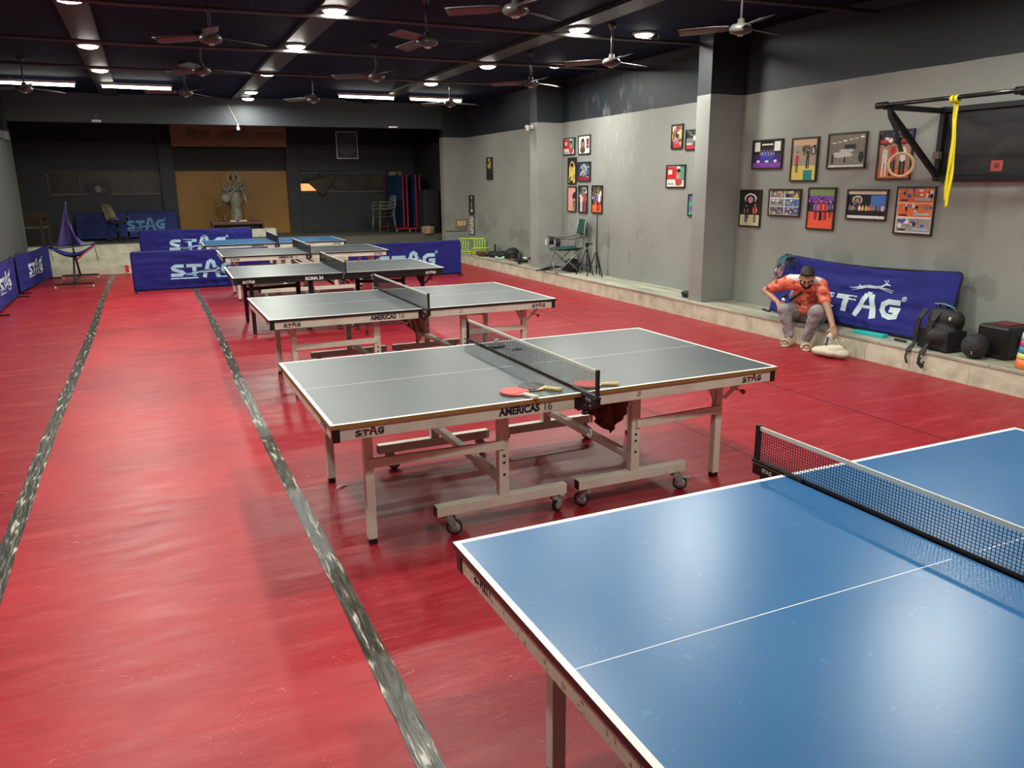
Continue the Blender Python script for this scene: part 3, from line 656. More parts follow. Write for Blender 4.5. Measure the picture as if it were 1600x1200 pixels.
# ================================================================== BATS, BALLS, SMALL THINGS ON AND UNDER THE TABLES
def tpos(k, x, y, z=0):
    a = R(TD[k][2]); return Vector((TD[k][0] + math.cos(a) * x - math.sin(a) * y, TD[k][1] + math.sin(a) * x + math.cos(a) * y, z))
M_BATR = mat('red_bat_rubber', (.62, .035, .04), .42); M_BATK = mat('black_bat_rubber', (.02, .02, .022), .45)
M_WOOD = mat('pale_bat_wood', (.62, .45, .22), .5, var=(20, (.5, .33, .14), .4, .7, (1, 8, 1)))
def bat(label, loc, rz, top, tilt=0, wood=M_WOOD, handle=M_WOOD):
    b = thing('table_tennis_bat', label, 'bat', loc, rz)
    pr = []
    for k in range(36):
        a = 2 * PI * k / 36; r = .078; x = r * math.cos(a); y = r * 1.04 * math.sin(a)
        pr.append((x, y, 0))
    MB().prism([(x, y, .0025) for x, y, z in pr], (0, 0, .006)).build('blade', wood, b)
    f = [(x * .985, y * .985, z) for x, y, z in pr if y > -.062]
    MB().prism([(x, y, .0085) for x, y, z in f], (0, 0, .003)).build('top_rubber', top, b)
    MB().prism([(x, y, .0) for x, y, z in f], (0, 0, .0025)).build('under_rubber', M_BATK, b)
    mb = MB(); mb.tube([(0, -.070, .0055), (0, -.10, .007), (0, -.15, .008), (0, -.176, .008)], [.009, .0125, .0125, .0155], 12); mb.build('handle', handle, b)
    b.rotation_euler = (tilt, 0, rz)
    return b
M_HWHITE = mat('white_grip_wrap', (.62, .56, .48), .6)
p = tpos(1, -.335, -.60, TZ + .0008); bat('red-faced bat with white-wrapped handle lying by the lettering on the near table edge', p, R(18), M_BATR, 0, mat('red_side_tape', (.6, .12, .09), .5), M_HWHITE)
p = tpos(1, -.20, -.545, TZ + .0008); bat('bat with bare wooden handle lying beside the red bat, left of the net', (p.x + .0, p.y, p.z + .0), R(38), M_BATK)
p = tpos(1, .10, -.635, TZ + .0008); bat('red-faced bat lying behind the net post on the golden-edged table', p, R(62), M_BATR)
p = tpos(1, .075, .62, TZ + .0008); bat('black bat seen through the far end of the net on the golden-edged table', p, R(150), M_BATK, 0, M_BLACK, mat('grey_grip', (.3, .32, .34), .5))
p = tpos(1, .16, .42, TZ)
mb = MB(); mb.tube([(-.03, 0, .004), (-.01, .018, .004), (.01, .02, .004), (.03, .0, .004), (.045, .012, .004)], .0035, 8)
o = mb.build('net_clip', M_BLACK); o.location = p; tag(o, 'small black bent clip lying behind the net of the golden-edged table', 'clip')
M_BALL = mat('white_ball', (.78, .77, .72), .35)
for k, (x, z, lb) in enumerate([(1.58, .52, 'leftmost of three white balls in the rack under the third table'), (1.75, .50, 'middle one of three white balls in the rack under the third table'), (1.84, .44, 'lowest of three white balls in the rack under the third table')]):
    o = MB().ell((0, 0, 0), (.02, .02, .02), nu=20, nv=14).build('table_tennis_ball', M_BALL); o.location = (x, 7.66, z); tag(o, lb, 'ball', 'balls under the third table')
# wire rack that carries the balls
t3 = thing('ball_rack', 'thin wire ball rack slung under the cream-framed third table', 'rack', (1.72, 7.66, 0))
for k, (x, z) in enumerate([(-.14, .52), (.03, .50), (.12, .44)]):
    for s in (-1, 1):
        MB().tube([(x - .03, s * .019, z - .022), (x + .03, s * .019, z - .022)], .002, 6).build('rail', M_BLACKM, t3)
    MB().tube([(x, -.02, z - .022), (x, -.021, TZ - .0225)], .002, 6).build('hanger', M_BLACKM, t3)
# hanging cloths beneath tables 2 and 3
def rag(name, lb, org, wd, ht, m, seed, cat='cloth', yaw=0):
    def f(u, v):
        n = noise.noise(Vector((u * 3, v * 3, seed))); n2 = noise.noise(Vector((u * 7, v * 5, seed + 9)))
        w_ = wd * (1 - .55 * v * (1 + .6 * n)); x = (u - .5) * w_ + .06 * n * v + .08 * v
        return Vector((x * math.cos(yaw), x * math.sin(yaw) + .03 * math.sin(u * 22 + seed) * (1 - v * .3) + .05 * n, -ht * v * (1 - .45 * abs(2 * u - 1) * (v)) + .02 * n2))
    o = MB().grid(f, 26, 20).build(name, m, solid=.003); o.location = org; return tag(o, lb, cat)
M_BROWN = mat('torn_brown_cloth', (.16, .06, .045), .75, bump=(30, .4))
M_TAN = mat('torn_tan_mesh', (.36, .26, .20), .8, bump=(50, .5))
rag('torn_cloth', 'torn dark red-brown cloth sagging under the golden-edged table right of the net', tpos(1, .36, -.30, .60), .40, .26, M_BROWN, 3, yaw=R(-35))
rag('torn_cloth', 'tattered tan netting hanging under the middle of the third table', tpos(2, .02, -.30, .655), .26, .30, M_TAN, 5, yaw=R(-20))
# little white hook on a string below the net clamp
p = tpos(1, .0, -.84, 0)
o = MB().tube([(0, 0, .64), (.001, 0, .575)], .0012, 6).tube([(0, 0, .575), (.008, 0, .565), (.010, 0, .55), (.006, 0, .535), (-.004, 0, .53), (-.010, 0, .54), (-.009, 0, .552)], .003, 8).build('string_hook', mat('white_plastic', (.7, .7, .68), .4))
o.location = p; tag(o, 'small white hook hanging on a string below the net clamp', 'hook')
# scrap of white tape near the left far leg of table 2
for k, (x, y, a, l, lb) in enumerate([(.93, 4.76, .6, .10, 'folded white tape scrap by the table leg'), (2.9, 4.4, .2, .03, 'white crumb on the red floor beneath the golden-edged table'), (6.35, 11.7, .4, .04, 'white paper crumb at the foot of the marble ledge')]):
    o = MB().grid(lambda u, v: Vector(((u - .5) * l, (v - .5) * .014, .004 + .006 * math.sin(u * 5))), 8, 2).build('paper_scrap', M_HWHITE, solid=.002); o.location = (x, y, .003); o.rotation_euler.z = a; tag(o, lb, 'scrap')

# ================================================================== BARRIERS
def wrinkle(u, v, seed, amp):
    """u along, v up 0..1; drape folds run sideways and gather at the ends"""
    a = noise.noise(Vector((u * 1.6, v * 7 + seed, seed))) * .010 + noise.noise(Vector((u * 4, v * 14, seed + 3))) * .004
    b = noise.noise(Vector((u * 9 + v * 4, v * 1.2, seed + 7))) * .010 * (1 - v) ** .5
    sag = .028 * math.sin(PI * u) * (.6 + .4 * v)
    return (a + b) * amp - sag * 0.0
def barrier(label, a, b, h, seed, logo=True, cloth=M_CLOTH, lean=0.0, amp=1.0, sag=.012, lw=None, cx=.5, lh=.30, deer_top=False, mark=M_LOGO, zl=.34, mirror=False, rnd=.05, drape=0):
    """a,b: ground ends, the printed side is on the right-hand normal of a->b"""
    a = Vector(a); b = Vector(b); L_ = (b - a).length; X = (b - a) / L_; Nn = Vector((X.y, -X.x, 0))
    rz = math.atan2(X.y, X.x); t = thing('court_barrier', label, 'barrier', a, rz, 'blue court barriers')
    # local: x along, -y outwards print side, z up
    def S(x, z, off=0.0):
        u = x / L_; v = z / h; sg = sag * math.sin(PI * u) ** 1 * v
        return Vector((x, -(.014 + off) + wrinkle(u * L_, v, seed, amp) * math.sin(PI * min(1, max(0, u)) ) ** .3 + lean * z, .035 + z - sg - drape * math.sin(PI * u) * v))
    def edge(u, v):
        # rounded top corners
        x = u * L_; z = v * (h - .035)
        if z > h - .035 - rnd:
            dz = z - (h - .035 - rnd); dx = rnd - math.sqrt(max(0, rnd * rnd - dz * dz)); x = dx + u * (L_ - 2 * dx)
        return S(x, z)
    nu = int(L_ / .025)
    cl = MB().grid(edge, nu, 30).build('cloth_cover', cloth, t, solid=.003)
    def back(u, v): q = edge(u, v); return Vector((q.x, 2 * lean * v * (h - .035) + .0 - q.y + .0, q.z)) if False else Vector((q.x, q.y + .028, q.z))
    MB().grid(back, nu // 2, 12).build('rear_cover', cloth, t, solid=.003)
    pts = [(0, lean * 0, .03)] + [(rnd - rnd * math.cos(k * PI / 8), lean * h, h - rnd + rnd * math.sin(k * PI / 8)) for k in range(5)]
    mb = MB(); zz = lambda x, z: (x, lean * (z - .03), z)
    P_ = [zz(0, .03), zz(0, h - rnd)] + [zz(rnd - rnd * math.cos(k * PI / 8), h - rnd + rnd * math.sin(k * PI / 8)) for k in range(1, 5)]
    n_ = 14
    P_ += [zz(rnd + (L_ - 2 * rnd) * i / n_, h - (sag + drape) * math.sin(PI * i / n_)) for i in range(1, n_)]
    P_ += [zz(L_ - rnd + rnd * math.sin(k * PI / 8), h - rnd + rnd * math.cos(k * PI / 8)) for k in range(0, 5)] + [zz(L_, .03), zz(0, .03)]
    mb.tube(P_, .009, 8); mb.build('frame', M_BLACKM, t)
    for x in (() if lean else (.03, L_ - .03)): MB().bar((x, -.17, .012), (x, .17, .012), .03, .02).build('foot', M_BLACK, t)
    if logo:
        qs = [q for q in LQ if not (deer_top and max(v.y for v in q) < -.05)]; wd = 4.15; hh = lh
        mb = MB(); x0 = cx * L_ - wd * hh * (lw or 1) / 2
        def F(px, py, off=.0035): return S(x0 + px * hh * (lw or 1), zl * h + py * hh - .03, off)
        quads_mesh(mb, qs, F, .12)
        if deer_top:
            quads_mesh(mb, deer_quads(), lambda px, py: F(1.55 + px * 1.0, 1.15 + py * .75), .1)
        else:
            quads_mesh(mb, [[Vector((v.x * 1.25 + .8, v.y * 1.0 + .02)) for v in q] for q in deer_quads()], lambda px, py: F(px, py, .0065), .1, 1)
            quads_mesh(mb, [[Vector((v.x * 1.25 + .83, v.y * .62 + .1)) for v in q] for q in deer_quads()], lambda px, py: F(px, py, .0080), .1, 0)
        # registered sign
        ring = [(4.3 + .10 * math.cos(k * PI / 8), .98 + .10 * math.sin(k * PI / 8)) for k in range(17)]
        quads_mesh(mb, [[Vector(v) for v in s_] for s_ in stroke(ring, .025)] + [[Vector(v) for v in s_] for s_ in stroke([(4.26, .92), (4.26, 1.04), (4.32, 1.03), (4.32, .98), (4.26, .98)], .02) + stroke([(4.28, .98), (4.34, .92)], .02)], F, .1)
        mb.build('printed_logo', [mark, cloth], cl)
    return t
barrier('blue cloth barrier on the red floor at the left, before the stage', (-.40, 15.87, 0), (2.0, 15.87, 0), .73, 1, lh=.27, zl=.34, amp=1.3)
barrier('blue cloth barrier standing on the lowest stage step behind the others', (-.27, 19.66, .2), (2.13, 19.66, .2), .72, 5, lh=.29, zl=.36, amp=2.0)
barrier('blue cloth barrier on the red floor near the marble ledge and yellow hurdles', (3.50, 15.75, 0), (5.86, 15.75, 0), .72, 9, lh=.29, zl=.30)
barrier('blue cloth barrier along the curtain with a full white mark', (-2.29, 16.62, 0), (-2.03, 19.28, 0), .70, 13, lh=.26, zl=.38, mark=M_PALE, amp=1.4, drape=.02)
barrier('blue cloth barrier cut off by the left edge of the photo', (-2.26, 13.85, 0), (-2.27, 16.2, 0), .71, 17, lh=.26, zl=.38, mark=M_PALE, amp=1.8)
o = barrier('blue cloth barrier leaning on the wall on the ledge behind the seated man', (7.10, 7.82, .232), (7.10, 5.33, .232), .73, 21, lh=.235, zl=.25, mark=M_PALE, amp=2.2, lean=.24, drape=.03, deer_top=True, cx=.53, lw=1.15)
barrier('dark blue barrier panel on the stage at the left, behind the office chair', (-1.66, 22.05, STG), (-.55, 22.05, STG), .66, 25, logo=False, cloth=M_CLOTHD, lean=.08)
barrier('dark blue barrier on the stage with half its pale mark showing, beside the ochre panel', (-.52, 22.1, STG), (.62, 22.1, STG), .68, 27, cloth=M_CLOTHD, lean=.08, lh=.26, cx=.35, mark=mat('dim_blue_print', (.10, .28, .45), .6), lw=.8)

# ================================================================== CURTAIN (left)
M_CURT = mat('grey_curtain_cloth', (.08, .088, .083), .85, bump=(60, .15))
def curt(u, v):
    y = 4 + 15.33 * u; ph = y * 7.2 + 1.6 * noise.noise(Vector((y * .9, 0, 3))) + .25 * v; f = (.12 * abs(math.sin(ph)) ** .8 - .05) * (.75 + .4 * noise.noise(Vector((y * 2.1, 0, 8))))
    return Vector((-2.42 + f * .8 + .01 * (1 - v), y, .04 + 2.72 * v))
o = tag(MB().grid(curt, 1100, 10).build('curtain', M_CURT, solid=.004), 'long pleated grey curtain along the left wall', 'curtain')
mb = MB().cyl((-2.42, 4, 2.78), (-2.42, 19.34, 2.78), .012, 8)
for k in range(16): mb.cyl((-2.5, 4.1 + k * .98, 2.78), (-2.42, 4.1 + k * .98, 2.78), .006, 6)
mb.build('curtain_rail', M_STEEL, o)

# ================================================================== PHOTO PRINTS
def attr_mat():
    m = bpy.data.materials.new('printed_photo_paper'); m.use_nodes = True; N = m.node_tree.nodes; L = m.node_tree.links
    a = N.new('ShaderNodeAttribute'); a.attribute_name = 'ink'; L.new(a.outputs['Color'], N['Principled BSDF'].inputs['Base Color'])
    N['Principled BSDF'].inputs['Roughness'].default_value = .35; return m
M_PRINT = attr_mat(); M_FRAME = mat('dark_brown_frame', (.035, .022, .016), .4)
class Img:
    def __init__(s, h, w, c): s.h = h; s.w = w; s.a = np.zeros((h, w, 3)); s.a[:] = c; s.Y, s.X = np.mgrid[0:h, 0:w]; s.X = (s.X + .5) / w; s.Y = 1 - (s.Y + .5) / h
    def rect(s, x0, y0, x1, y1, c): s.a[(s.X >= x0) & (s.X < x1) & (s.Y >= y0) & (s.Y < y1)] = c; return s
    def ell(s, x, y, rx, ry, c): s.a[((s.X - x) / rx) ** 2 + ((s.Y - y) / ry) ** 2 < 1] = c; return s
    def noise(s, k, rng): s.a = np.clip(s.a * (1 + k * (rng.random((s.h, s.w, 1)) - .5)), 0, 1); return s
    def blobs(s, n, x0, y0, x1, y1, cs, rng, r=.05):
        for _ in range(n): s.ell(x0 + (x1 - x0) * rng.random(), y0 + (y1 - y0) * rng.random(), r * (.4 + rng.random()), r * (.4 + rng.random()), cs[int(rng.integers(len(cs)))])
        return s
    def man(s, x, y, h, top, leg, skin=(.45, .25, .16)):
        asp = s.h / s.w; w_ = h * .13 * asp
        s.rect(x - w_ * .75, y, x - w_ * .1, y + h * .47, leg); s.rect(x + w_ * .1, y, x + w_ * .75, y + h * .47, leg)
        s.ell(x, y + h * .64, w_, h * .21, top); s.ell(x - w_ * 1.0, y + h * .62, w_ * .3, h * .16, skin); s.ell(x + w_ * 1.0, y + h * .62, w_ * .3, h * .16, skin)
        s.ell(x, y + h * .92, h * .07 * asp, h * .08, skin); s.ell(x, y + h * .965, h * .07 * asp, h * .045, (.02, .015, .01)); return s
    def face(s, x, y, r, skin, hair, top, long_=False):
        asp = s.h / s.w
        if long_: s.ell(x, y - r * .3, r * 1.15 * asp, r * 1.6, hair)
        s.ell(x, y - r * 1.9, r * 1.5 * asp, r * 1.0, top); s.rect(x - r * .3 * asp, y - r * 1.3, x + r * .3 * asp, y - r * .6, skin)
        s.ell(x, y, r * .72 * asp, r, skin); s.ell(x, y + r * .75, r * .78 * asp, r * .5, hair)
        for q in (-.3, .3): s.ell(x + q * r * asp, y + r * .1, r * .12 * asp, r * .07, (.03, .02, .02))
        s.ell(x, y - r * .5, r * .25 * asp, r * .08, (.4, .08, .07)); return s
BK = (.012, .012, .014); WH = (.75, .73, .68); RD = (.55, .02, .03); BL = (.03, .08, .45); YL = (.75, .55, .12); OR = (.75, .16, .04); SK = (.45, .25, .16); PU = (.22, .06, .40); GR = (.2, .2, .2)
def picture(kind, h, w, seed):
    g = np.random.default_rng(seed)
    if kind == 'banner': return Img(h, w, WH).rect(0, .35, .55, .95, RD).rect(.08, .6, .3, .8, WH).rect(.75, .3, 1, 1, (.08, .30, .2)).face(.66, .62, .2, SK, BK, (.5, .05, .05)).rect(.0, .0, .5, .3, WH).rect(.06, .1, .4, .16, GR)
    if kind == 'longhair': return Img(h, w, WH).face(.36, .6, .2, SK, BK, (.1, .05, .05), True).rect(.68, .3, .9, .85, (.12, .02, .02)).blobs(6, .7, .35, .9, .8, [WH, RD], g, .04)
    if kind == 'yellow': return Img(h, w, BK).ell(.5, .5, .4, .38, YL).face(.48, .6, .18, (.7, .5, .12), BK, YL).blobs(14, .05, .05, .95, .3, [YL, BK, (.6, .5, .05)], g, .08)
    if kind == 'crowd': return Img(h, w, (.02, .03, .10)).rect(0, 0, 1, .25, (.25, .02, .04)).ell(.5, .6, .22, .36, (.25, .3, .4)).blobs(60, .1, .2, .9, .85, [WH, BK, SK, BL, (.1, .3, .3), YL], g, .05)
    if kind == 'pink': return Img(h, w, (.75, .32, .30)).ell(.95, .6, .4, .22, BK).ell(.9, .35, .28, .2, BK).ell(.95, .2, .35, .2, (.2, .18, .05)).ell(.78, .47, .14, .07, SK)
    if kind == 'pair': return Img(h, w, (.05, .06, .06)).blobs(20, 0, .6, 1, 1, [GR, BK, WH], g, .08).rect(0, 0, 1, .12, (.05, .06, .2)).man(.3, .02, .75, WH, WH).man(.7, .02, .82, RD, (.5, .02, .03))
    if kind == 'pair2': return Img(h, w, (.06, .05, .04)).blobs(30, 0, .55, 1, 1, [GR, BK, WH, (.3, .25, .1)], g, .07).rect(0, 0, 1, .3, OR).man(.35, .05, .75, BL, OR).man(.72, .05, .78, WH, RD)
    if kind == 'orange': return Img(h, w, (.25, .06, .02)).blobs(40, 0, 0, 1, 1, [OR, YL, BK, SK, WH, PU], g, .10).face(.5, .4, .18, SK, BK, RD)
    if kind == 'action': return Img(h, w, GR).rect(0, .6, 1, 1, BK).blobs(10, 0, .5, 1, 1, [WH, BK, GR], g, .09).rect(0, 0, 1, .22, RD).man(.6, .1, .75, WH, BK).rect(.05, .25, .4, .32, WH)
    if kind == 'green': return Img(h, w, (.05, .4, .2)).blobs(20, 0, 0, 1, 1, [PU, (.1, .5, .2), BK], g, .12)
    if kind == 'team':
        i = Img(h, w, BK).rect(0, 0, 1, .2, PU).rect(0, .2, 1, .5, (.05, .02, .15)).rect(.05, .62, .25, .95, WH).rect(.75, .62, .95, .95, WH).rect(.3, .84, .7, .87, WH)
        for k in range(5): i.man(.3 + k * .1, .22, .48, BL, BL)
        return i.ell(.2, .24, .06, .05, WH).ell(.8, .24, .06, .05, WH).ell(.5, .24, .06, .04, WH)
    if kind == 'court': return Img(h, w, (.35, .30, .22)).rect(0, 0, 1, .35, (.70, .58, .14)).rect(.5, 0, .85, .25, (.02, .25, .22)).rect(.45, .6, 1, 1, (.12, .1, .08)).blobs(14, .45, .6, 1, .95, [WH, BK, (.4, .3, .2)], g, .05).rect(0, .85, 1, 1, (.6, .4, .25)).man(.22, .2, .5, RD, BK).man(.65, .28, .5, BK, BK)
    if kind == 'hall':
        i = Img(h, w, (.17, .15, .11)).rect(0, 0, 1, .38, (.22, .21, .17)).rect(.45, .55, .75, .68, BK)
        for k in range(6): i.rect(.1 + k * .15, .72 + .03 * k, .2 + k * .15, .75 + .03 * k, WH)
        i.ell(.38, .38, .3, .08, (.55, .55, .5)).ell(.5, .5, .2, .05, (.5, .5, .48)).rect(.1, .12, .16, .4, BK).rect(.45, .14, .5, .32, BK).ell(.9, .3, .07, .16, BK)
        return i.rect(0, 0, 1, .06, WH)
    if kind == 'podium': return Img(h, w, (.4, .2, .12)).rect(0, 0, 1, .2, OR).rect(0, .72, 1, 1, BK).rect(0, .76, 1, .82, RD).blobs(16, 0, .8, 1, 1, [WH, BL, BK, GR], g, .06).man(.2, .04, .7, WH, WH).man(.45, .05, .75, RD, BK).man(.75, .04, .72, WH, BK)
    if kind == 'emblem': return Img(h, w, BK).rect(0, 0, 1, .32, (.58, .55, .35)).ell(.5, .78, .3, .14, WH).ell(.5, .75, .24, .13, BK).ell(.5, .74, .13, .09, (.65, .3, .3)).man(.3, .1, .52, BK, BK).man(.75, .1, .55, RD, BK).rect(.3, .2, .42, .34, BK)
    if kind == 'collage':
        i = Img(h, w, WH)
        for r_ in range(3):
            for c in range(2):
                x, y = .03 + c * .49, .03 + r_ * .33; i.rect(x, y, x + .46, y + .3, [(.1, .1, .12), (.05, .08, .25), (.3, .3, .3), (.1, .2, .4), (.2, .2, .2), (.1, .1, .1)][r_ * 2 + c])
                i.blobs(16, x + .04, y + .03, x + .42, y + .27, [WH, BL, YL, SK, BK, (.1, .2, .15)], g, .04)
        return i
    if kind == 'redgroup': return Img(h, w, (.03, .02, .05)).rect(0, 0, 1, .42, (.80, .10, .05)).rect(0, .82, 1, 1, (.2, .3, .12)).rect(0, .66, 1, .82, PU).blobs(10, 0, .66, 1, .82, [WH, BK], g, .03).man(.3, .22, .5, PU, BK).man(.5, .2, .55, RD, BK).man(.68, .22, .5, RD, BK).man(.88, .3, .4, BL, BK)
    if kind == 'lineup':
        i = Img(h, w, BK).rect(.6, .3, 1, .85, (.08, .2, .6)).rect(0, .86, 1, 1, (.7, .6, .45)).ell(.25, .66, .13, .16, WH).ell(.25, .64, .1, .13, BK).ell(.25, .64, .06, .09, SK).rect(0, 0, 1, .12, WH)
        for k in range(11): i.man(.07 + k * .085, .1, .42, [(.05, .2, .3), GR, BK, WH, YL, YL, OR, GR, BK, BL, WH][k], BK)
        return i
    if kind == 'triple':
        i = Img(h, w, WH)
        for r_, c in enumerate([(.35, .30, .28), OR, OR]):
            y = .03 + r_ * .325; i.rect(.04, y, .96, y + .3, c).blobs(14, .06, y + .12, .94, y + .28, [BK, WH, BL, GR], g, .045).rect(.5, y + .04, .9, y + .10, (.35, .5, .6)).rect(.1, y + .02, .3, y + .06, BK)
        return i
    if kind == 'dark': return Img(h, w, (.02, .02, .015)).blobs(14, .2, .5, .7, .95, [(.5, .42, .05), (.35, .35, .1)], g, .09)
    if kind == 'signs': return Img(h, w, BK).rect(.3, .1, .7, .25, WH).blobs(5, .4, .35, .6, .9, [WH], g, .07)
    if kind == 'sheet':
        i = Img(h, w, (.72, .72, .66))
        for r_ in range(5):
            for c in range(2): i.rect(.12 + c * .4, .08 + r_ * .18, .42 + c * .4, .2 + r_ * .18, [GR, (.4, .42, .35)][(r_ + c) % 2])
        return i
    if kind == 'haze': return Img(h, w, (.05, .06, .09)).ell(.5, .35, .4, .3, (.10, .13, .15)).ell(.5, .7, .3, .2, (.07, .075, .10))
    if kind == 'poster': return Img(h, w, BK).ell(.42, .5, .16, .35, (.28, .24, .12)).rect(.6, .45, .85, .5, (.3, .3, .28)).rect(.62, .3, .8, .34, (.3, .3, .28))
    if kind == 'map': return Img(h, w, (.45, .36, .16)).blobs(8, .6, .2, .95, .8, [BK], g, .08)
def framed(label, org, xd, wd, ht, kind, seed, fw=.018, fm=None, mat_bd=0.0, cat='framed photo', group='framed photos on the right wall', name='framed_photo', tilt=0):
    """org = lower-left corner on the wall, xd = direction of the picture's width seen from the room"""
    X = Vector(xd); Z = Vector((0, 0, 1)); Nn = X.cross(Z)   # towards the room
    t = thing(name, label, cat, org, 0, group)
    mb = MB(); d = Nn * .022
    def P(a, b, o_): return X * a + Z * b + Nn * o_
    def bx(a0, b0, a1, b1, o0, o1):
        mb.prism([P(a0, b0, o0), P(a1, b0, o0), P(a1, b1, o0), P(a0, b1, o0)], Nn * (o1 - o0))
    bx(0, 0, wd, fw, .001, .024); bx(0, ht - fw, wd, ht, .001, .024); bx(0, fw, fw, ht - fw, .001, .024); bx(wd - fw, fw, wd, ht - fw, .001, .024)
    mb.build('frame', fm or M_FRAME, t)
    nw = max(16, int(wd / .009)); nh = max(16, int(ht / .009)); im = picture(kind, nh, nw, seed).noise(.45, np.random.default_rng(seed))
    me = bpy.data.meshes.new('photo_print'); vs = []; fs = []; cs = []
    a0, b0, a1, b1 = fw * .8, fw * .8, wd - fw * .8, ht - fw * .8
    for j in range(nh + 1):
        for i in range(nw + 1): vs.append(P(a0 + (a1 - a0) * i / nw, b1 - (b1 - b0) * j / nh, .014))
    for j in range(nh):
        for i in range(nw):
            k = j * (nw + 1) + i; fs.append((k + nw + 1, k + nw + 2, k + 1, k)); cs += [(*im.a[j, i], 1)] * 4
    me.from_pydata(vs, [], fs); ca = me.color_attributes.new('ink', 'FLOAT_COLOR', 'CORNER'); ca.data.foreach_set('color', np.array(cs).ravel()); me.materials.append(M_PRINT)
    o = bpy.data.objects.new('photo_print', me); COL.objects.link(o); o.parent = t
    m2 = MB(); m2.prism([P(fw * .5, fw * .5, .001), P(wd - fw * .5, fw * .5, .001), P(wd - fw * .5, ht - fw * .5, .001), P(fw * .5, ht - fw * .5, .001)], Nn * .009); m2.build('backing', M_BLACK, t)
    return t
FR = [ # y_left(seen), y_right, z0, z1, kind, label
 (14.04, 13.59, 2.37, 2.68, 'banner', 'portrait with red banner, top left of the cluster by the far pillar'), (13.46, 13.01, 2.36, 2.70, 'longhair', 'portrait of a long-haired person on white, top right of the cluster by the far pillar'),
 (13.86, 13.53, 1.83, 2.32, 'yellow', 'tall yellow and black portrait, middle row of the cluster by the far pillar'), (13.48, 12.99, 1.88, 2.23, 'crowd', 'dark blue group photo with a trophy shape, right of the yellow portrait'),
 (13.86, 13.52, 1.32, 1.79, 'pink', 'pink picture with a dark head at its edge, lowest row by the far pillar'), (13.43, 13.09, 1.31, 1.81, 'pair', 'photo of two players in white and red, lowest row by the far pillar'),
 (12.93, 12.55, 1.32, 1.81, 'pair2', 'photo of players over an orange floor, above the tall black stand'), (10.52, 10.23, 2.34, 2.70, 'orange', 'narrow orange and violet photo, top left of those beside the near pillar'),
 (10.16, 9.80, 2.31, 2.60, 'action', 'black-and-white action photo with red base, half hidden by the near pillar'), (10.62, 10.13, 1.77, 2.11, 'banner', 'portrait with red banner hanging alone left of the near pillar'),
 (10.03, 9.70, 1.36, 1.68, 'green', 'green and purple photo almost hidden by the near pillar'), (8.67, 8.11, 2.01, 2.38, 'team', 'team in blue shirts on a purple floor, first of the upper row'),
 (7.95, 7.51, 1.85, 2.37, 'court', 'tall photo of two people on a yellow court, second of the upper row'), (7.36, 6.79, 1.99, 2.39, 'hall', 'greyish photo of a hall with tables, third of the upper row'),
 (6.63, 6.18, 1.86, 2.38, 'podium', 'tall photo of players in red and white behind the wooden ring'), (8.86, 8.44, 1.26, 1.75, 'emblem', 'tall photo of two people before a black emblem wall, first of the lower row'),
 (8.30, 7.73, 1.42, 1.76, 'collage', 'collage of six small photos, second of the lower row'), (7.61, 7.17, 1.28, 1.78, 'redgroup', 'tall photo of a group on a bright red floor, third of the lower row'),
 (7.00, 6.43, 1.42, 1.76, 'lineup', 'wide photo of a long team line-up, fourth of the lower row'), (6.32, 5.84, 1.29, 1.79, 'triple', 'tall print of three orange court scenes, last of the lower row'),
 (17.94, 17.58, 1.94, 2.45, 'dark', 'small dark picture with yellow writing on the far wall, left of the far pillar'), (19.14, 18.80, 1.11, 1.58, 'signs', 'narrow black notice with white marks near the stage corner'),
 (19.16, 18.82, .61, 1.08, 'sheet', 'pale printed sheet under the black notice near the stage corner')]
for i, (ya, yb, z0, z1, kd, lb) in enumerate(FR):
    framed(lb, (XW, ya, z0), (0, -1, 0), ya - yb, z1 - z0, kd, i + 1, fm=None if i > 10 else M_BLACK, name='framed_photo' if i < 21 else 'wall_notice', cat='framed photo' if i < 21 else 'notice', group='framed photos on the right wall' if i < 21 else None)
framed('hazy framed picture hanging high on the navy stage wall', (4.90, YB, 2.56), (1, 0, 0), .60, .73, 'haze', 40, .025, M_STEEL, group=None, cat='framed picture')
framed('small dark poster with pale figure standing in the left stage window', (-1.30, YB - .04, 1.68), (1, 0, 0), .46, .27, 'poster', 41, .02, M_BLACK, group=None, cat='poster', name='window_poster')
framed('small framed map-like picture above the folded blue tables', (6.33, YB, 1.97), (1, 0, 0), .42, .26, 'map', 42, .02, M_BLACK, group=None, cat='framed picture')
# cracked drape of film below the right window
o = MB().grid(lambda u, v: Vector((4.05 + .9 * u + .0 * v, YB - .05 - .04 * math.sin(PI * u), 1.98 - .55 * v * (1 - abs(2 * u - .9)) + .22 * u)), 14, 8).build('torn_window_film', mat('brown_film', (.06, .045, .03), .6), solid=.003)
tag(o, 'torn brown film hanging from the right stage window', 'film')
tag(MB().prism([(4.38, YB - .03, 2.17), (4.62, YB - .03, 2.15), (6.30, YB - .03, 2.17), (6.30, YB - .03, 1.72), (4.9, YB - .03, 1.72), (4.5, YB - .03, 1.95)], (0, .005, 0)).build('window_cover', mat('brown_card', (.055, .045, .033), .6, var=(3, (.04, .03, .02), .45, .6))), 'brown card covering most of the right stage window', 'cover')

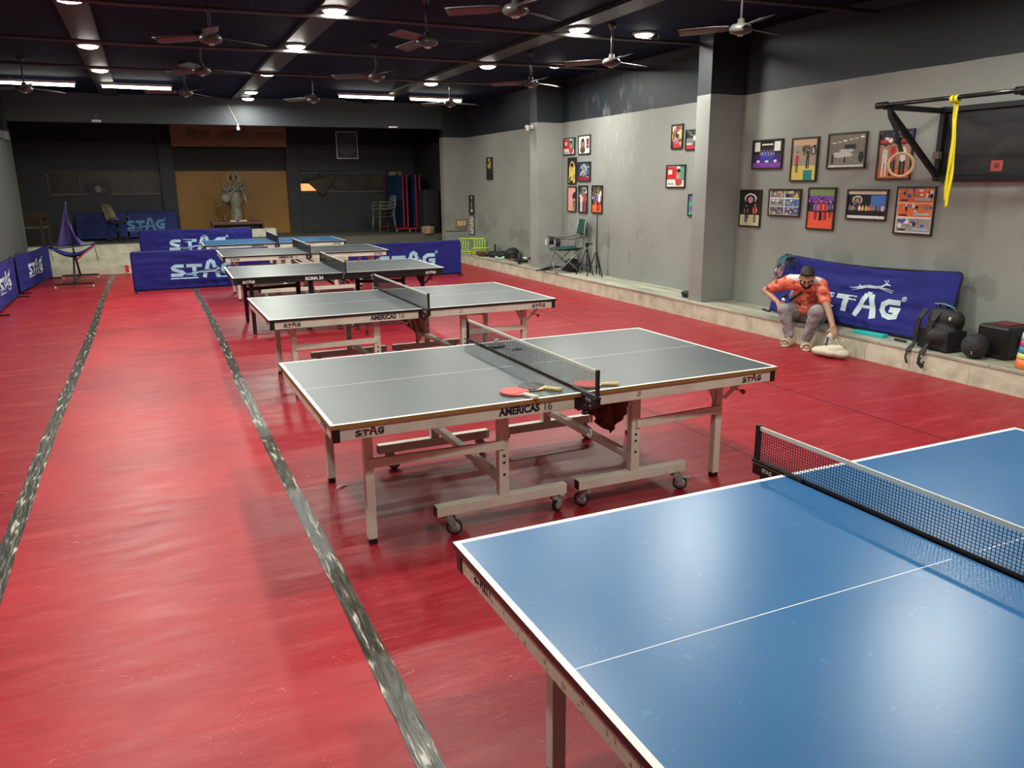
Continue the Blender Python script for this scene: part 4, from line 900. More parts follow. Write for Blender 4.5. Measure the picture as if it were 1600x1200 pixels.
# ================================================================== SIGN LETTERS, SMALL FITTINGS
M_LET = mat('aged_brass_letter', (.16, .09, .06), .3, .5)
t = thing('sign_lettering', 'brass Devanagari letters on the brown fascia above the ochre panel', 'sign', (2.15, 22.345, 3.13))
FW = [('\u093f\u0935\u091c\u092f', -.80), ('\u0905\u0935\u0938\u094d\u0925\u0940', .03), ('\u0938\u092d\u093e\u0917\u093e\u0930', .92)]
for s_, x in FW: text('word', s_, .29, M_LET, t, frame_mtx((x, 0, -.02), (1, 0, 0), (0, 0, 1)), bold=.004, depth=.02, sx=.9)
def camera_dome(lb, loc, rz):
    t = thing('security_camera', lb, 'camera', loc, rz)
    mb = MB(); mb.b2((-.02, -.035, -.02), (.02, .035, .05)); mb.bar((0, 0, .02), (-.09, 0, .03), .03, .025); mb.build('wall_mount', mat('white_camera_shell', (.62, .62, .60), .35), t, bevel=.004)
    b = MB().lathe([(.001, .05), (.035, .045), (.042, .01), (.042, -.03), (.03, -.06), (.001, -.07)], (-.10, 0, -.0)).build('camera_body', MT['white_camera_shell'], t)
    MB().ell((-.135, 0, -.02), (.012, .022, .022)).build('camera_lens', M_BLACK, t); return t
camera_dome('white security camera on the edge of the far pillar', (6.82, 14.27, 2.88), R(0))
t = thing('lintel_camera', 'small white fitting hanging under the lintel at the left, below the tube lights', 'cctv_camera', (-.80, 19.30, 3.22))  # white security camera under the lintel, gives no light
MB().cyl((0, 0, 0), (0, 0, .12), .006, 8).build('stem', M_STEEL, t); MB().b2((-.09, -.03, -.05), (.09, .03, 0)).build('body', MT['white_camera_shell'], t, bevel=.008)
MB().cyl((0, .045, .12), (0, -.0, .12), .012, 8).build('bracket', M_STEEL, t)
t = thing('hanging_bulb', 'bare white bulb hanging before the brown fascia', 'bulb', (2.0, 19.32, 3.10))
MB().ell((0, 0, 0), (.035, .035, .045)).build('glass', mat('frosted_bulb', (.8, .8, .75), .3, emit=((1, .97, .9), .5)), t); MB().cyl((0, 0, .04), (0, 0, .09), .018, 12).build('holder', M_HWHITE, t)
MB().tube([(0, 0, .09), (-.05, .005, .20), (-.15, .02, .45), (-.2, .02, .64)], .004, 6).build('flex', M_HWHITE, t)
o = MB().b2((-.11, -.02, -.02), (.11, .02, .02)).build('bracket_arm', M_STEEL, bevel=.004); o.location = (5.55, 19.33, 3.19); tag(o, 'short grey bracket under the lintel at the right', 'bracket')
t = thing('switch_board', 'brass-coloured switch board with three white fuses on the stage front', 'switch board', (7.06, YP, .76))
MB().b2((0, -.03, 0), (.31, 0, .24)).build('board', mat('brassy_board', (.35, .24, .07), .4, .3), t, bevel=.005)
for k in range(3): MB().b2((.08 + k * .075, -.055, .06), (.13 + k * .075, -.03, .18)).build('fuse', M_HWHITE, t, bevel=.004)
tag(MB().tube([(6.81, YP - .012, .70), (7.1, YP - .012, .69), (7.385, YP - .012, .70)], .008, 8).build('wall_cable', M_BLACK), 'black cable along the wall below the switch board', 'cable')

# ================================================================== STAGE THINGS
t = thing('stone_plinth', 'low marble step behind the far barrier, under the wooden shelf', 'plinth', (1.35, 21.2, STG))
MB().b2((0, 0, 0), (1.55, .75, .20)).build('base_stone', M_STONE, t, bevel=.01)
M_SHELF = mat('dark_red_wood', (.11, .035, .025), .4)
t = thing('wooden_altar', 'dark wooden altar shelf carrying the statue', 'altar table', (2.0, 21.5, STG + .20))
MB().b2((-.62, -.28, .12), (.62, .28, .19)).build('shelf_top', M_SHELF, t, bevel=.006)
for s in (-1, 1): MB().b2((s * .60 - .02, -.26, 0), (s * .60 + .02, .26, .12)).build('side', M_SHELF, t)
MB().b2((-.58, -.02, 0), (.58, .02, .12)).build('back_rail', M_BLACK, t)
# statue: four-armed robed lute player
M_STAT = mat('weathered_plaster', (.20, .185, .145), .5, var=(9, (.12, .10, .06), .4, .7))
SZ = STG + .39
st = thing('lute_statue', 'grey plaster statue of a robed standing figure with halo holding a long lute', 'statue', (2.0, 21.5, SZ))
mb = MB()
mb.lathe([(.001, .03), (.13, .03), (.125, .06), (.12, .30), (.155, .50), (.165, .62), (.12, .72), (.001, .74)], n=24)
for k in range(9):
    a = 2 * PI * k / 9; mb.caps((.118 * math.cos(a), .105 * math.sin(a), .05), (.13 * math.cos(a), .07 * math.sin(a), .6), .022, .012)
mb.ell((0, 0, .80), (.125, .085, .14)); mb.caps((-.12, 0, .88), (.12, 0, .88), .05, .05); mb.caps((0, 0, .90), (0, 0, .97), .035, .03)
for s in (-1, 1): mb.ell((s * .045, -.06, .83), (.04, .035, .04))
# arms: raised, holding, hanging
for pts, r0 in [([(-.14, 0, .87), (-.25, -.02, .76), (-.28, -.06, .93), (-.26, -.07, 1.0)], .045), ([(-.12, -.02, .85), (-.20, -.06, .72), (-.10, -.12, .68)], .045),
                ([(.14, 0, .87), (.24, -.03, .78), (.22, -.10, .92)], .045), ([(.13, -.02, .85), (.22, 0, .68), (.25, -.04, .50), (.26, -.05, .44)], .045)]:
    for i in range(len(pts) - 1): mb.caps(pts[i], pts[i + 1], r0 - .006 * i, r0 - .006 * (i + 1))
for c in [(-.26, -.07, 1.02), (-.10, -.13, .68), (.22, -.11, .93), (.26, -.05, .42)]: mb.ell(c, (.022, .018, .032))
mb.ell((0, -.005, 1.04), (.066, .066, .085)); mb.ell((0, -.062, 1.03), (.010, .012, .014))
mb.build('robed_body', M_STAT, st, remesh=.010, smooth=2)
mb = MB(); mb.ell((0, .03, 1.06), (.088, .06, .09)); mb.build('hair', M_HAIR, st)
mb = MB(); mb.lathe([(.001, 1.09), (.055, 1.09), (.06, 1.12), (.03, 1.16), (.035, 1.18), (.001, 1.25)], n=16); mb.build('crown', M_STAT, st)
mb = MB(); mb.tube([(.14 * math.cos(a), .03, 1.07 + .14 * math.sin(a)) for a in [2 * PI * k / 28 for k in range(28)]], .016, 8, closed=True)
for s in (-1, 1): mb.bar((s * .05, .03, 1.03), (s * .12, .03, 1.03), .008, .008)
mb.build('halo', mat('pale_gilt', (.32, .29, .22), .4), st)
mb = MB(); mb.caps((-.20, -.13, .60), (.38, -.13, 1.10), .036, .024); mb.ell((-.24, -.11, .57), (.13, .09, .12)); mb.ell((.37, -.13, 1.11), (.035, .03, .03))
mb.build('lute', M_STAT, st, remesh=.009, smooth=2)
MB().grid(lambda u, v: Vector((.17 * math.cos(PI * (.15 + 1.7 * u)) * (1.25 - .3 * v) + .0, .06 + .02 * math.sin(u * 30), .42 + .38 * v + .06 * math.cos(u * 6))), 40, 8).build('shawl', M_STAT, st, solid=.01)
for k, (x, w_) in enumerate([(-.09, .17), (.13, .20)]): MB().b2((x - w_ / 2, -.10, 0), (x + w_ / 2, .12, .03)).build('base_slab', M_HWHITE, st, bevel=.004)
for k, (x, lb) in enumerate([(-.30, 'small dark seated idol left of the statue feet'), (.34, 'small dark idol right of the statue feet')]):
    mb = MB().lathe([(.001, 0), (.045, 0), (.045, .03), (.03, .06), (.036, .10), (.018, .13), (.024, .155), (.012, .19), (.001, .20)], n=14)
    o = mb.build('small_idol', mat('maroon_idol', (.10, .03, .03), .3)); o.location = (2.0 + x, 21.36, SZ); tag(o, lb, 'idol')
o = MB().lathe([(.001, 0), (.03, 0), (.045, .03), (.04, .045), (.001, .04)], n=16).build('oil_lamp', mat('polished_brass', (.45, .3, .1), .2, .9)); o.location = (2.48, 21.36, SZ); tag(o, 'small brass oil lamp beside the right idol', 'lamp')
# office chair on stage
t = thing('office_chair', 'old office chair with tan shell on the stage before the blue barriers', 'chair', (-.74, 21.35, STG), R(60))
M_TANS = mat('tan_shell', (.13, .095, .055), .5)
MB().lathe([(.001, -.02), (.20, -.02), (.23, .015), (.2, .04), (.001, .045)], (0, 0, .42)).build('seat', M_FABBLK, t)
MB().grid(lambda u, v: Vector((.22 * math.sin((u - .5) * 2.2), .20 * math.cos((u - .5) * 2.2) + .08 * v, .50 + .38 * v * (1 - .5 * (2 * u - 1) ** 4))), 18, 12).build('backrest', M_TANS, t, solid=.045)
for s in (-1, 1): MB().tube([(s * .2, .1, .42), (s * .26, .0, .55), (s * .26, -.14, .57), (s * .24, -.2, .5)], .016, 8).build('armrest', M_TANS, t)
MB().cyl((0, 0, .09), (0, 0, .41), .025, 12).build('column', M_BLACKM, t)
for k in range(5):
    a = 2 * PI * k / 5; o = MB().bar((0, 0, .10), (.27 * math.cos(a), .27 * math.sin(a), .07), .04, .03).build('base_arm', M_BLACK, t)
    MB().ell((.27 * math.cos(a), .27 * math.sin(a), .03), (.03, .03, .03)).build('castor', M_BLACK, o)
# wooden armchair far left of stage
t = thing('wooden_armchair', 'worn wooden armchair at the left end of the stage', 'chair', (-2.42, 20.75, STG), R(-10))
M_OLDW = mat('old_teak', (.06, .04, .024), .5)
for x in (-.26, .26):
    for y, hh in ((-.24, .64), (.24, .72)): MB().b2((x - .022, y - .022, 0), (x + .022, y + .022, hh)).build('leg', M_OLDW, t)
    MB().b2((x - .035, -.27, .62), (x + .035, .27, .65)).build('armrest', M_OLDW, t)
MB().b2((-.27, -.25, .38), (.27, .25, .43)).build('seat', mat('tan_cushion', (.12, .09, .05), .8), t, bevel=.01)
MB().b2((-.26, .22, .48), (.26, .25, .72)).build('backrest', M_OLDW, t); MB().b2((-.24, -.02, .12), (.24, .02, .16)).build('stretcher', M_OLDW, t)
# folded tables
M_REDM = mat('red_metal', (.38, .02, .025), .4)
M_FBLUE = mat('folded_blue_top', (.01, .05, .14), .5)
def folded(lb, x, y, rz):
    t = thing('folded_table', lb, 'folded table', (x, y, STG), rz, 'folded blue tables on the stage')
    for s in (-1, 1):
        o = MB().b2((-.02, s * .05 - .009, .14), (1.3, s * .05 + .009, 1.48)).build('folded_top', M_FBLUE, t) if False else MB().b2((s * .055 - .01, -.70, .14), (s * .055 + .01, .70, 1.50)).build('folded_top', M_FBLUE, t)
        for yy in (-.71, .71): MB().b2((s * .055 - .018, yy - .012, .13), (s * .055 + .018, yy + .012, 1.51)).build('edge_frame', M_REDM, o)
    MB().b2((-.30, -.72, .07), (.30, -.68, .11)).build('base_bar', M_REDM, t); MB().b2((-.30, .68, .07), (.30, .72, .11)).build('base_bar', M_REDM, t)
    MB().b2((-.02, -.70, .08), (.02, .70, .13)).build('base_beam', M_REDM, t)
    for x_ in (-.27, .27):
        for y_ in (-.70, .70): MB().cyl((x_ - .012, y_, .035), (x_ + .012, y_, .035), .035, 14).build('wheel', M_GREYW, t)
    return t
folded('folded blue table with red frame on the stage, left of two', 6.30, 21.95, R(4)); folded('folded blue table with red frame on the stage, nearer the black covers', 6.64, 21.88, R(4))
# stacked plastic chairs
M_PLAS = mat('dull_white_plastic', (.10, .105, .095), .5)
def plastic(lb, x, y, z, rz, arms=True):
    t = thing('plastic_chair', lb, 'chair', (x, y, z), rz, 'stacked plastic chairs on the stage')
    MB().grid(lambda u, v: Vector(((u - .5) * .42, (v - .5) * .4, .43 - .015 * math.sin(PI * u))), 10, 8).build('seat', M_PLAS, t, solid=.012)
    MB().grid(lambda u, v: Vector(((u - .5) * (.42 - .06 * v), .2 + .10 * v - .04 * math.sin(PI * u), .43 + .38 * v)), 10, 8).build('backrest', M_PLAS, t, solid=.012)
    for x_ in (-.20, .20):
        for y_ in (-.2, .2): MB().tube([(x_, y_, .43), (x_ * 1.15, y_ * 1.2, 0.0)], [.022, .018], 8).build('leg', M_PLAS, t)
        MB().tube([(x_, -.19, .43), (x_ * 1.15, -.2, .62), (x_ * 1.15, .1, .64), (x_, .24, .62)], .016, 8).build('armrest', M_PLAS, t)
    return t
plastic('lowest plastic chair of the stack left of the folded tables', 5.72, 21.2, STG, R(-80))
for k in (1, 2): plastic(['', 'middle plastic chair of the stack left of the folded tables', 'topmost plastic chair of the stack left of the folded tables'][k], 5.72 + .01 * k, 21.2 + .03 * k, STG + .085 * k, R(-80))
# black covered cabinets at right of the stage
def cover(lb, x, y, sx, sy, hh, seed):
    def f(u, v):
        a = 2 * PI * u; c, s_ = math.cos(a), math.sin(a); k = 1 / max(abs(c), abs(s_)); k = .25 + .75 * k if k > 1 else 1
        n = noise.noise(Vector((c * 2, s_ * 2, v * 2 + seed)))
        rr = (1 - max(0, (v - .85) / .15) ** 2 * .9) * (1 + .05 * n)
        return Vector((c * k * sx / 2 * rr, s_ * k * sy / 2 * rr, hh * min(1, v * 1.06) + .03 * n * v))
    o = MB().grid(f, 40, 22).build('covered_cabinet', M_FABBLK, weld=True); o.location = (x, y, STG + .002); return tag(o, lb, 'covered cabinet')
cover('tall cabinet under a black cover at the right end of the stage', 6.84, 20.72, .46, .66, 1.12, 2)
t = thing('drum_stool', 'round cane stool with dark top at the front right of the stage', 'stool', (6.62, 20.25, STG)); t.location.y = 20.18
MB().lathe([(.001, 0), (.17, 0), (.18, .04), (.175, .12), (.18, .20), (.001, .20)], n=24).build('drum', mat('cane_weave', (.36, .27, .14), .6, var=(12, (.2, .14, .07), .4, .6)), t)
MB().lathe([(.001, .20), (.185, .20), (.185, .235), (.001, .24)], n=24).build('lid', M_BLACK, t)

# ball-catching net stand at the left
M_PNET = mat('purple_netting', (.085, .065, .22), .7)
t = thing('ball_catch_stand', 'ball-collecting stand with purple net sail and blue trough at the left of the stage steps', 'ball catcher', (-1.45, 17.95, 0))
for y in (-.85, .85):
    o = MB().bar((-.34, y, .09), (.34, y, .09), .03, .03).build('base_bar', M_BLACKM, t)
    for x in (-.32, .32):
        MB().cyl((x - .012, y, .032), (x + .012, y, .032), .032, 14).build('wheel', M_HWHITE, o); MB().b2((x - .015, y - .02, .05), (x + .015, y + .02, .09)).build('fork', M_REDM, o)
for y in (-.06, .06): MB().bar((0, y * 13, .09), (0, y, .62), .035, .035).build('support_post', M_BLACKM, t)
MB().bar((0, -.85, .10), (0, .85, .10), .03, .03).build('base_beam', M_BLACKM, t)
MB().bar((0, 0, .6), (-.02, .0, 1.62), .03, .03).build('mast', M_BLACKM, t)
def tro(u, v):
    x = -.40 + .80 * u; yy = -.26 + .52 * v; return Vector((x, yy, .70 - .20 * math.sin(PI * u) * (1 - .15 * (2 * v - 1) ** 2) + .05 * u + .04 * abs(2 * v - 1)))
MB().grid(tro, 22, 10).build('trough', mat('bright_blue_cloth', (.03, .06, .36), .7), t, solid=.006)
rim = [(-.40, -.26, .74), (-.2, -.28, .73), (.1, -.28, .75), (.40, -.26, .79), (.40, .26, .79), (.1, .28, .75), (-.2, .28, .73), (-.40, .26, .74)]
MB().tube(rim, .012, 8, closed=True).build('rim', M_BLACKM, t)
def sail(u, v):
    a = PI * (1.0 * u) ; w_ = (1 - v) ** 1.5; x = -.30 + .26 * v + (.42 * u) * w_ + .03 * noise.noise(Vector((u * 6, v * 2, 1))); return Vector((x + .04, -.16 + .22 * math.sin(PI * u) * w_ + .02 * math.sin(u * 20), .74 + .86 * v))
MB().grid(sail, 30, 24).build('net_sail', M_PNET, t, solid=.002)
def sail2(u, v):
    w_ = (1 - v) ** 2.2; return Vector((.02 + .38 * u * w_, .04 + .1 * u, .76 + .62 * v * (1 - .8 * u) ))
MB().grid(sail2, 16, 14).build('net_sail', M_PNET, t, solid=.002)
mb = MB()
for k in range(7): mb.bar((.02 + .04 * k, -.22, .72 + .004 * k), (.10 + .045 * k, .20, .80), .006, .006)
mb.build('white_net_strip', M_HWHITE, t)
MB().tube([(.06, -.27, .50), (.40, -.20, .78)], .014, 8).build('pink_strap', mat('pink_webbing', (.55, .05, .12), .6), t)
for x in (-.38, .39): MB().tube([(x, -.26, .74), (x + .02, -.28, .6), (x + .03, -.28, .48)], .006, 6).build('strap', M_BLACK, t)
tag(MB().b2((-.62, 19.485, .04), (-.55, 19.498, .19)).build('red_tag', M_RED), 'small red strip stuck on the lowest stage step', 'tag')
#@@PART3
# ================================================================== PULL-UP STATION ON THE WALL
M_BAR = mat('black_gloss_steel', (.012, .012, .014), .25, .2)
t = thing('pull_up_frame', 'black wall-mounted pull-up frame with dark backboard at the upper right', 'pull-up frame', (7.39, 5.2, 2.2))
def L3(x, y, z): return (x - 7.39, y - 5.2, z - 2.2)
mb = MB(); mb.b2(L3(7.388, 5.80, 1.90), L3(7.37, 4.42, 2.50)); mb.build('backboard', mat('scuffed_black_board', (.012, .012, .013), .5, var=(4, (.03, .03, .03), .5, .8, (1, 1, 2))), t)
for n_, a, b in [('frame_rail', (7.36, 5.86, 1.87), (7.36, 4.36, 1.87)), ('frame_rail', (7.36, 5.86, 2.53), (7.36, 4.36, 2.53))]:
    MB().bar(L3(*a), L3(*b), .05, .05).build(n_, M_BLACKM, t, bevel=.004)
for y in (5.835, 4.385):
    MB().bar(L3(7.355, y, 1.84), L3(7.355, y, 2.56), .055, .055).build('upright', M_BLACKM, t, bevel=.004)
    yy = y + (.06 if y > 5 else .15)
    MB().bar(L3(7.34, y, 2.52), L3(6.60, yy, 2.545), .045, .05).build('arm', M_BLACKM, t, bevel=.004)
    MB().bar(L3(7.34, y, 1.90), L3(6.68, yy, 2.50), .045, .05).build('brace', M_BLACKM, t, bevel=.004)
mb = MB().tube([L3(6.60, 5.96, 2.56), L3(6.60, 4.50, 2.56)], .019, 16); o = mb.build('bar', M_BAR, t)
for y in (5.93, 4.53): MB().tube([L3(6.60, y + .06, 2.56), L3(6.60, y - .06, 2.56)], .032, 12).build('bar_clamp', M_BLACKM, o)
MB().b2(L3(7.345, 5.87, 2.06), L3(7.30, 5.80, 2.13)).build('latch', mat('rusty_latch', (.16, .12, .09), .5), t)
mb = MB(); mb.b2(L3(7.369, 5.275, 1.93), L3(7.366, 5.155, 2.03)); mb.build('red_sticker', mat('faded_red_sticker', (.42, .08, .07), .5), t)
mb = MB(); mb.ell(L3(7.3655, 5.215, 1.985), (.001, .03, .028)); mb.build('sticker_mark', mat('dark_red_mark', (.22, .03, .03), .5), t)
t = thing('gymnastic_ring', 'wooden gymnastic ring on a black strap hanging from the pull-up frame', 'gymnastic ring', (6.67, 5.70, 2.0))
n = 40; c, s_ = math.cos(R(40)), math.sin(R(40))
MB().tube([(.108 * math.cos(2 * PI * k / n) * s_, -.108 * math.cos(2 * PI * k / n) * c, .108 * math.sin(2 * PI * k / n)) for k in range(n)], .014, 12, closed=True).build('wooden_ring', mat('varnished_ring_wood', (.58, .38, .20), .4), t)
mb = MB(); P_ = [(0, 0, .10), (-.005, .03, .18), (-.02, .08, .33), (-.05, .14, .45), (-.06, .155, .565)]
for a, b in zip(P_, P_[1:]): mb.bar(a, b, .038, .012, up=(1, 1, 0))
mb.build('strap', M_FABBLK, t); MB().b2((-.03, .03, .20), (.01, .07, .26)).build('buckle', M_BLACKM, t)
t = thing('resistance_band', 'long yellow resistance band looped over the pull-up bar', 'exercise band', (6.60, 5.14, 2.56))
M_YEL = mat('yellow_latex', (.80, .66, .01), .45)
mb = MB()
for dx in (-.02, .022):
    mb.grid(lambda u, v, dx=dx: Vector((.030 * math.cos(2 * PI * u) * (1.0), dx + (v - .5) * .03, .030 * math.sin(2 * PI * u) - .012)), 20, 2)
mb.build('knot_loop', M_YEL, t, solid=.005)
for k, (dx, ph, zb) in enumerate([(-.006, 0, -.95), (.012, 1.5, -.90)]):
    MB().grid(lambda u, v: Vector((.022 + .012 * math.sin(v * 5 + ph), dx + (u - .5) * .034 * (1 - .3 * math.sin(v * 9 + ph) ** 2) - .045 * v * .6 + .012 * math.sin(v * 7 + ph), -.03 + (zb + .03) * v)), 3, 30).build('band_length', M_YEL, t, solid=.006)

# ================================================================== THINGS ON THE SIDE LEDGE
LZ = .232
# wall-barrier towel
t = thing('towel', 'teal and pink patterned towel hung over the corner of the leaning barrier', 'towel', (7.14, 7.60, .955), 0)
def tw(u, v):
    s_ = v - .35
    if s_ < 0: x, z = .05, s_ * .25 * -1 * -1
    a = min(1, max(0, (v - .3) / .1)); x = .05 - .16 * a - .04 * v; z = -.5 * abs(v - .35) * (.5 if v < .35 else .62)
    return Vector((x, (u - .5) * (.17 - .05 * v) + .02 * math.sin(v * 9), z + .02 * math.sin(u * 12)))
MB().grid(tw, 16, 26).build('teal_part', mat('teal_towel_cloth', (.05, .13, .16), .85, var=(11, (.5, .4, .4), .60, .64)), t, solid=.006)
def tw2(u, v): return Vector((-.145 + .01 * math.sin(u * 20), -.01 + (u - .5) * .12 + .05 * (v - .5), -.10 - .16 * v + .02 * math.sin(u * 11)))
MB().grid(tw2, 14, 14).build('pink_part', mat('pink_towel_cloth', (.5, .25, .25), .85, var=(14, (.07, .03, .06), .45, .55)), t, solid=.006)
# backpack
t = thing('backpack', 'black backpack with hanging straps, standing on the ledge by the leaning barrier', 'backpack', (6.98, 5.27, LZ), R(-6))
mb = MB()
mb.ell((0, 0, .17), (.14, .19, .17)); mb.ell((.0, 0, .30), (.11, .17, .13)); mb.box((0, 0, .11), (.24, .36, .20)); mb.ell((.02, -.12, .30), (.09, .08, .10)); mb.ell((-.05, -.04, .14), (.14, .13, .12))
mb.build('bag_body', mat('black_nylon', (.010, .010, .011), .6, bump=(60, .4)), t, remesh=.012, smooth=4)
M_NYL = MT['black_nylon']
for y, dz in ((.14, 0), (-.02, .0)):
    mb = MB(); P_ = [(-.08, y, .39), (-.14, y + .02, .30), (-.155, y + .03, .16), (-.155, y + .03, .06), (-.20, y + .02, .015), (-.235, y + .03, -.03)]
    for a, b in zip(P_, P_[1:]): mb.bar(a, b, .05, .014, up=(1, 0, .3))
    o = mb.build('shoulder_strap', M_NYL, t)
    mb = MB(); P_ = [(-.235, y + .03, -.02), (-.25, y + .035, -.09), (-.248, y + .01 + (.0 if y > 0 else -.05), -.15 + dz)]
    for a, b in zip(P_, P_[1:]): mb.bar(a, b, .024, .005, up=(1, 0, 0))
    if y < 0:
        for a, b in zip([(-.25, y + .0, -.06), (-.25, y + .04, -.12), (-.25, y - .02, -.16)], [(-.25, y + .04, -.12), (-.25, y - .02, -.16), (-.25, y - .04, -.09)]): mb.bar(a, b, .018, .005, up=(1, 0, 0))
    mb.build('strap_tail', M_NYL, o)
MB().tube([(-.05, .06, .41), (-.08, .05, .455), (-.06, -.05, .46), (-.02, -.12, .43), (.0, -.14, .38)], .006, 8).build('blue_piping', mat('pale_blue_piping', (.15, .35, .42), .5), t)
MB().tube([(-.02, .05, .42), (-.03, .03, .47), (-.03, -.04, .47), (-.02, -.06, .42)], .010, 8).build('grab_handle', M_NYL, t)
MB().ell((-.085, -.15, .33), (.012, .012, .02)).build('white_tag', M_HWHITE, t)
# medicine ball
t = thing('medicine_ball', 'round black medicine ball between the backpack and the boxy black bag', 'ball', (6.90, 4.855, LZ + .118))
MB().ell((0, 0, 0), (.118, .118, .118), nu=36, nv=24).build('ball_shell', mat('grooved_black_rubber', (.016, .016, .017), .55, bump=(9, 1.0, (1, 1, 9))), t)
text('ball_lettering', '3', .04, MT.get('white_ink') or M_WHITE, t, frame_mtx((-.112, -.05, -.05), (.35, -.93, 0), (-.3, -.1, .95)), depth=.002)
# boxy bag
t = thing('equipment_bag', 'boxy black equipment bag behind the round black ball', 'bag', (7.215, 4.79, LZ), R(-3))
MB().b2((-.178, -.16, 0), (.178, .16, .31)).build('bag_body', mat('black_vinyl', (.013, .013, .014), .35), t, bevel=.03)
MB().tube([(-.178, -.14, .28), (-.178, .14, .28), (-.178, .14, .03), (-.178, -.14, .03)], .005, 6, closed=True).build('piping', M_BLACK, t)
MB().b2((-.10, -.10, .31), (.10, .06, .318)).build('red_label', mat('dull_red_label', (.16, .01, .015), .5), t)
mb = MB(); mb.b2((-.04, -.166, .10), (.05, -.158, .22)); mb.tube([(-.03, -.17, .12), (.0, -.185, .16), (-.03, -.17, .2)], .008, 6); mb.build('side_pocket', M_BLACK, t)
# stack of coloured cones
for k, (c, n_) in enumerate([((.75, .17, .03), 'orange'), ((.62, .62, .18), 'pale yellow'), ((.04, .22, .38), 'teal blue'), ((.62, .05, .28), 'pink'), ((.66, .66, .66), 'white')]):
    z0 = LZ + [0, .085, .135, .195, .255][k]; hh = [.085, .05, .06, .06, .06][k]
    o = MB().lathe([(.125 - .006 * k, 0), (.13 - .006 * k, .006), (.122 - .006 * k, hh - .002), (.07, hh - .001), (.068, hh - .006), (.112 - .006 * k, hh - .010), (.118 - .006 * k, .004)], n=32).build('marker_disc', mat(n_.replace(' ', '_') + '_disc_plastic', c, .45))
    o.location = (6.98, 4.36, z0 + .0005); tag(o, ['orange disc at the bottom of the coloured stack by the right edge', 'pale yellow disc, second from the bottom of the coloured stack', 'teal blue disc in the middle of the coloured stack', 'pink disc under the white one in the coloured stack', 'white disc on top of the coloured stack'][k], 'marker disc', 'stack of coloured marker discs')
# cyan case and black tube
t = thing('turquoise_case', 'long turquoise case lying on the ledge below the leaning barrier', 'case', (6.97, 6.12, LZ), R(5))
MB().b2((-.045, -.19, 0), (.045, .19, .035)).build('case_body', mat('turquoise_plastic', (.02, .48, .48), .4), t, bevel=.006)
o = MB().cyl((0, -.07, .014), (0, .07, .014), .012, 12).build('hand_pump', M_BLACK); o.location = (6.96, 5.72, LZ); tag(o, 'short black tube lying beside the turquoise case', 'tube')
# steel bottle, black rod behind the man
t = thing('steel_bottle', 'brushed steel bottle standing on the ledge behind the man', 'bottle', (7.14, 7.62, LZ))
MB().lathe([(.001, 0), (.036, 0), (.038, .01), (.038, .18), (.028, .21), (.001, .21)], n=24).build('bottle_body', M_STEEL, t); MB().lathe([(.001, .21), (.027, .21), (.027, .25), (.001, .252)], n=20).build('cap', M_BLACK, t)
o = MB().b2((-.02, -.10, 0), (.02, .10, .018)).build('black_case', M_BLACK, bevel=.004); o.location = (7.13, 7.92, LZ); o.rotation_euler.z = R(-20); tag(o, 'flat black case lying on the ledge beside the steel bottle', 'case')
# camp chair
M_GRN = mat('dark_green_canvas', (.006, .055, .045), .8)
t = thing('camping_chair', 'folding camp chair with green canvas and steel legs beside the far pillar', 'chair', (7.0, 13.22, LZ), R(-104))
M_CLEG = mat('grey_tube', (.25, .29, .30), .35, .5)
for a, b in [((-.26, -.24, .0), (.24, -.26, .45)), ((.26, -.24, 0), (-.24, -.26, .45)), ((-.26, .24, 0), (.24, .26, .45)), ((.26, .24, 0), (-.24, .26, .45)), ((-.27, -.24, 0), (-.27, .24, .45)), ((-.27, .24, 0), (-.25, -.24, .45)), ((.27, -.24, 0), (.27, .24, .45)), ((.27, .24, 0), (.25, -.24, .45))]:
    o = MB().tube([a, b], .009, 8).build('leg', M_CLEG, t)
for x in (-.27, .27):
    MB().tube([(x, -.25, .42), (x, -.26, .66)], .009, 8).build('arm_post', M_CLEG, t); MB().tube([(x, .26, .42), (x * .95, .32, .98)], .009, 8).build('back_post', M_CLEG, t)
    MB().grid(lambda u, v: Vector((x + (u - .5) * .06, -.28 + .56 * v, .66 - .035 * math.sin(PI * v))), 4, 14).build('armrest', M_FABBLK, t, solid=.008)
    MB().lathe([(.001, .50), (.04, .50), (.045, .64), (.04, .64), (.001, .505)], (x, -.2, 0), n=14).build('cup_holder', M_FABBLK, t)
MB().grid(lambda u, v: Vector(((u - .5) * .52, (v - .5) * .52, .44 - .07 * math.sin(PI * u) * (.5 + .5 * v) + .03 * v)), 14, 12).build('seat', M_GRN, t, solid=.006)
MB().grid(lambda u, v: Vector(((u - .5) * .50, .28 + .05 * v + .03 * math.sin(PI * u), .70 + .27 * v)), 14, 10).build('backrest', M_GRN, t, solid=.006)
MB().b2((-.30, -.315, .50), (-.20, -.308, .60)).build('white_label', M_WHITE, t)
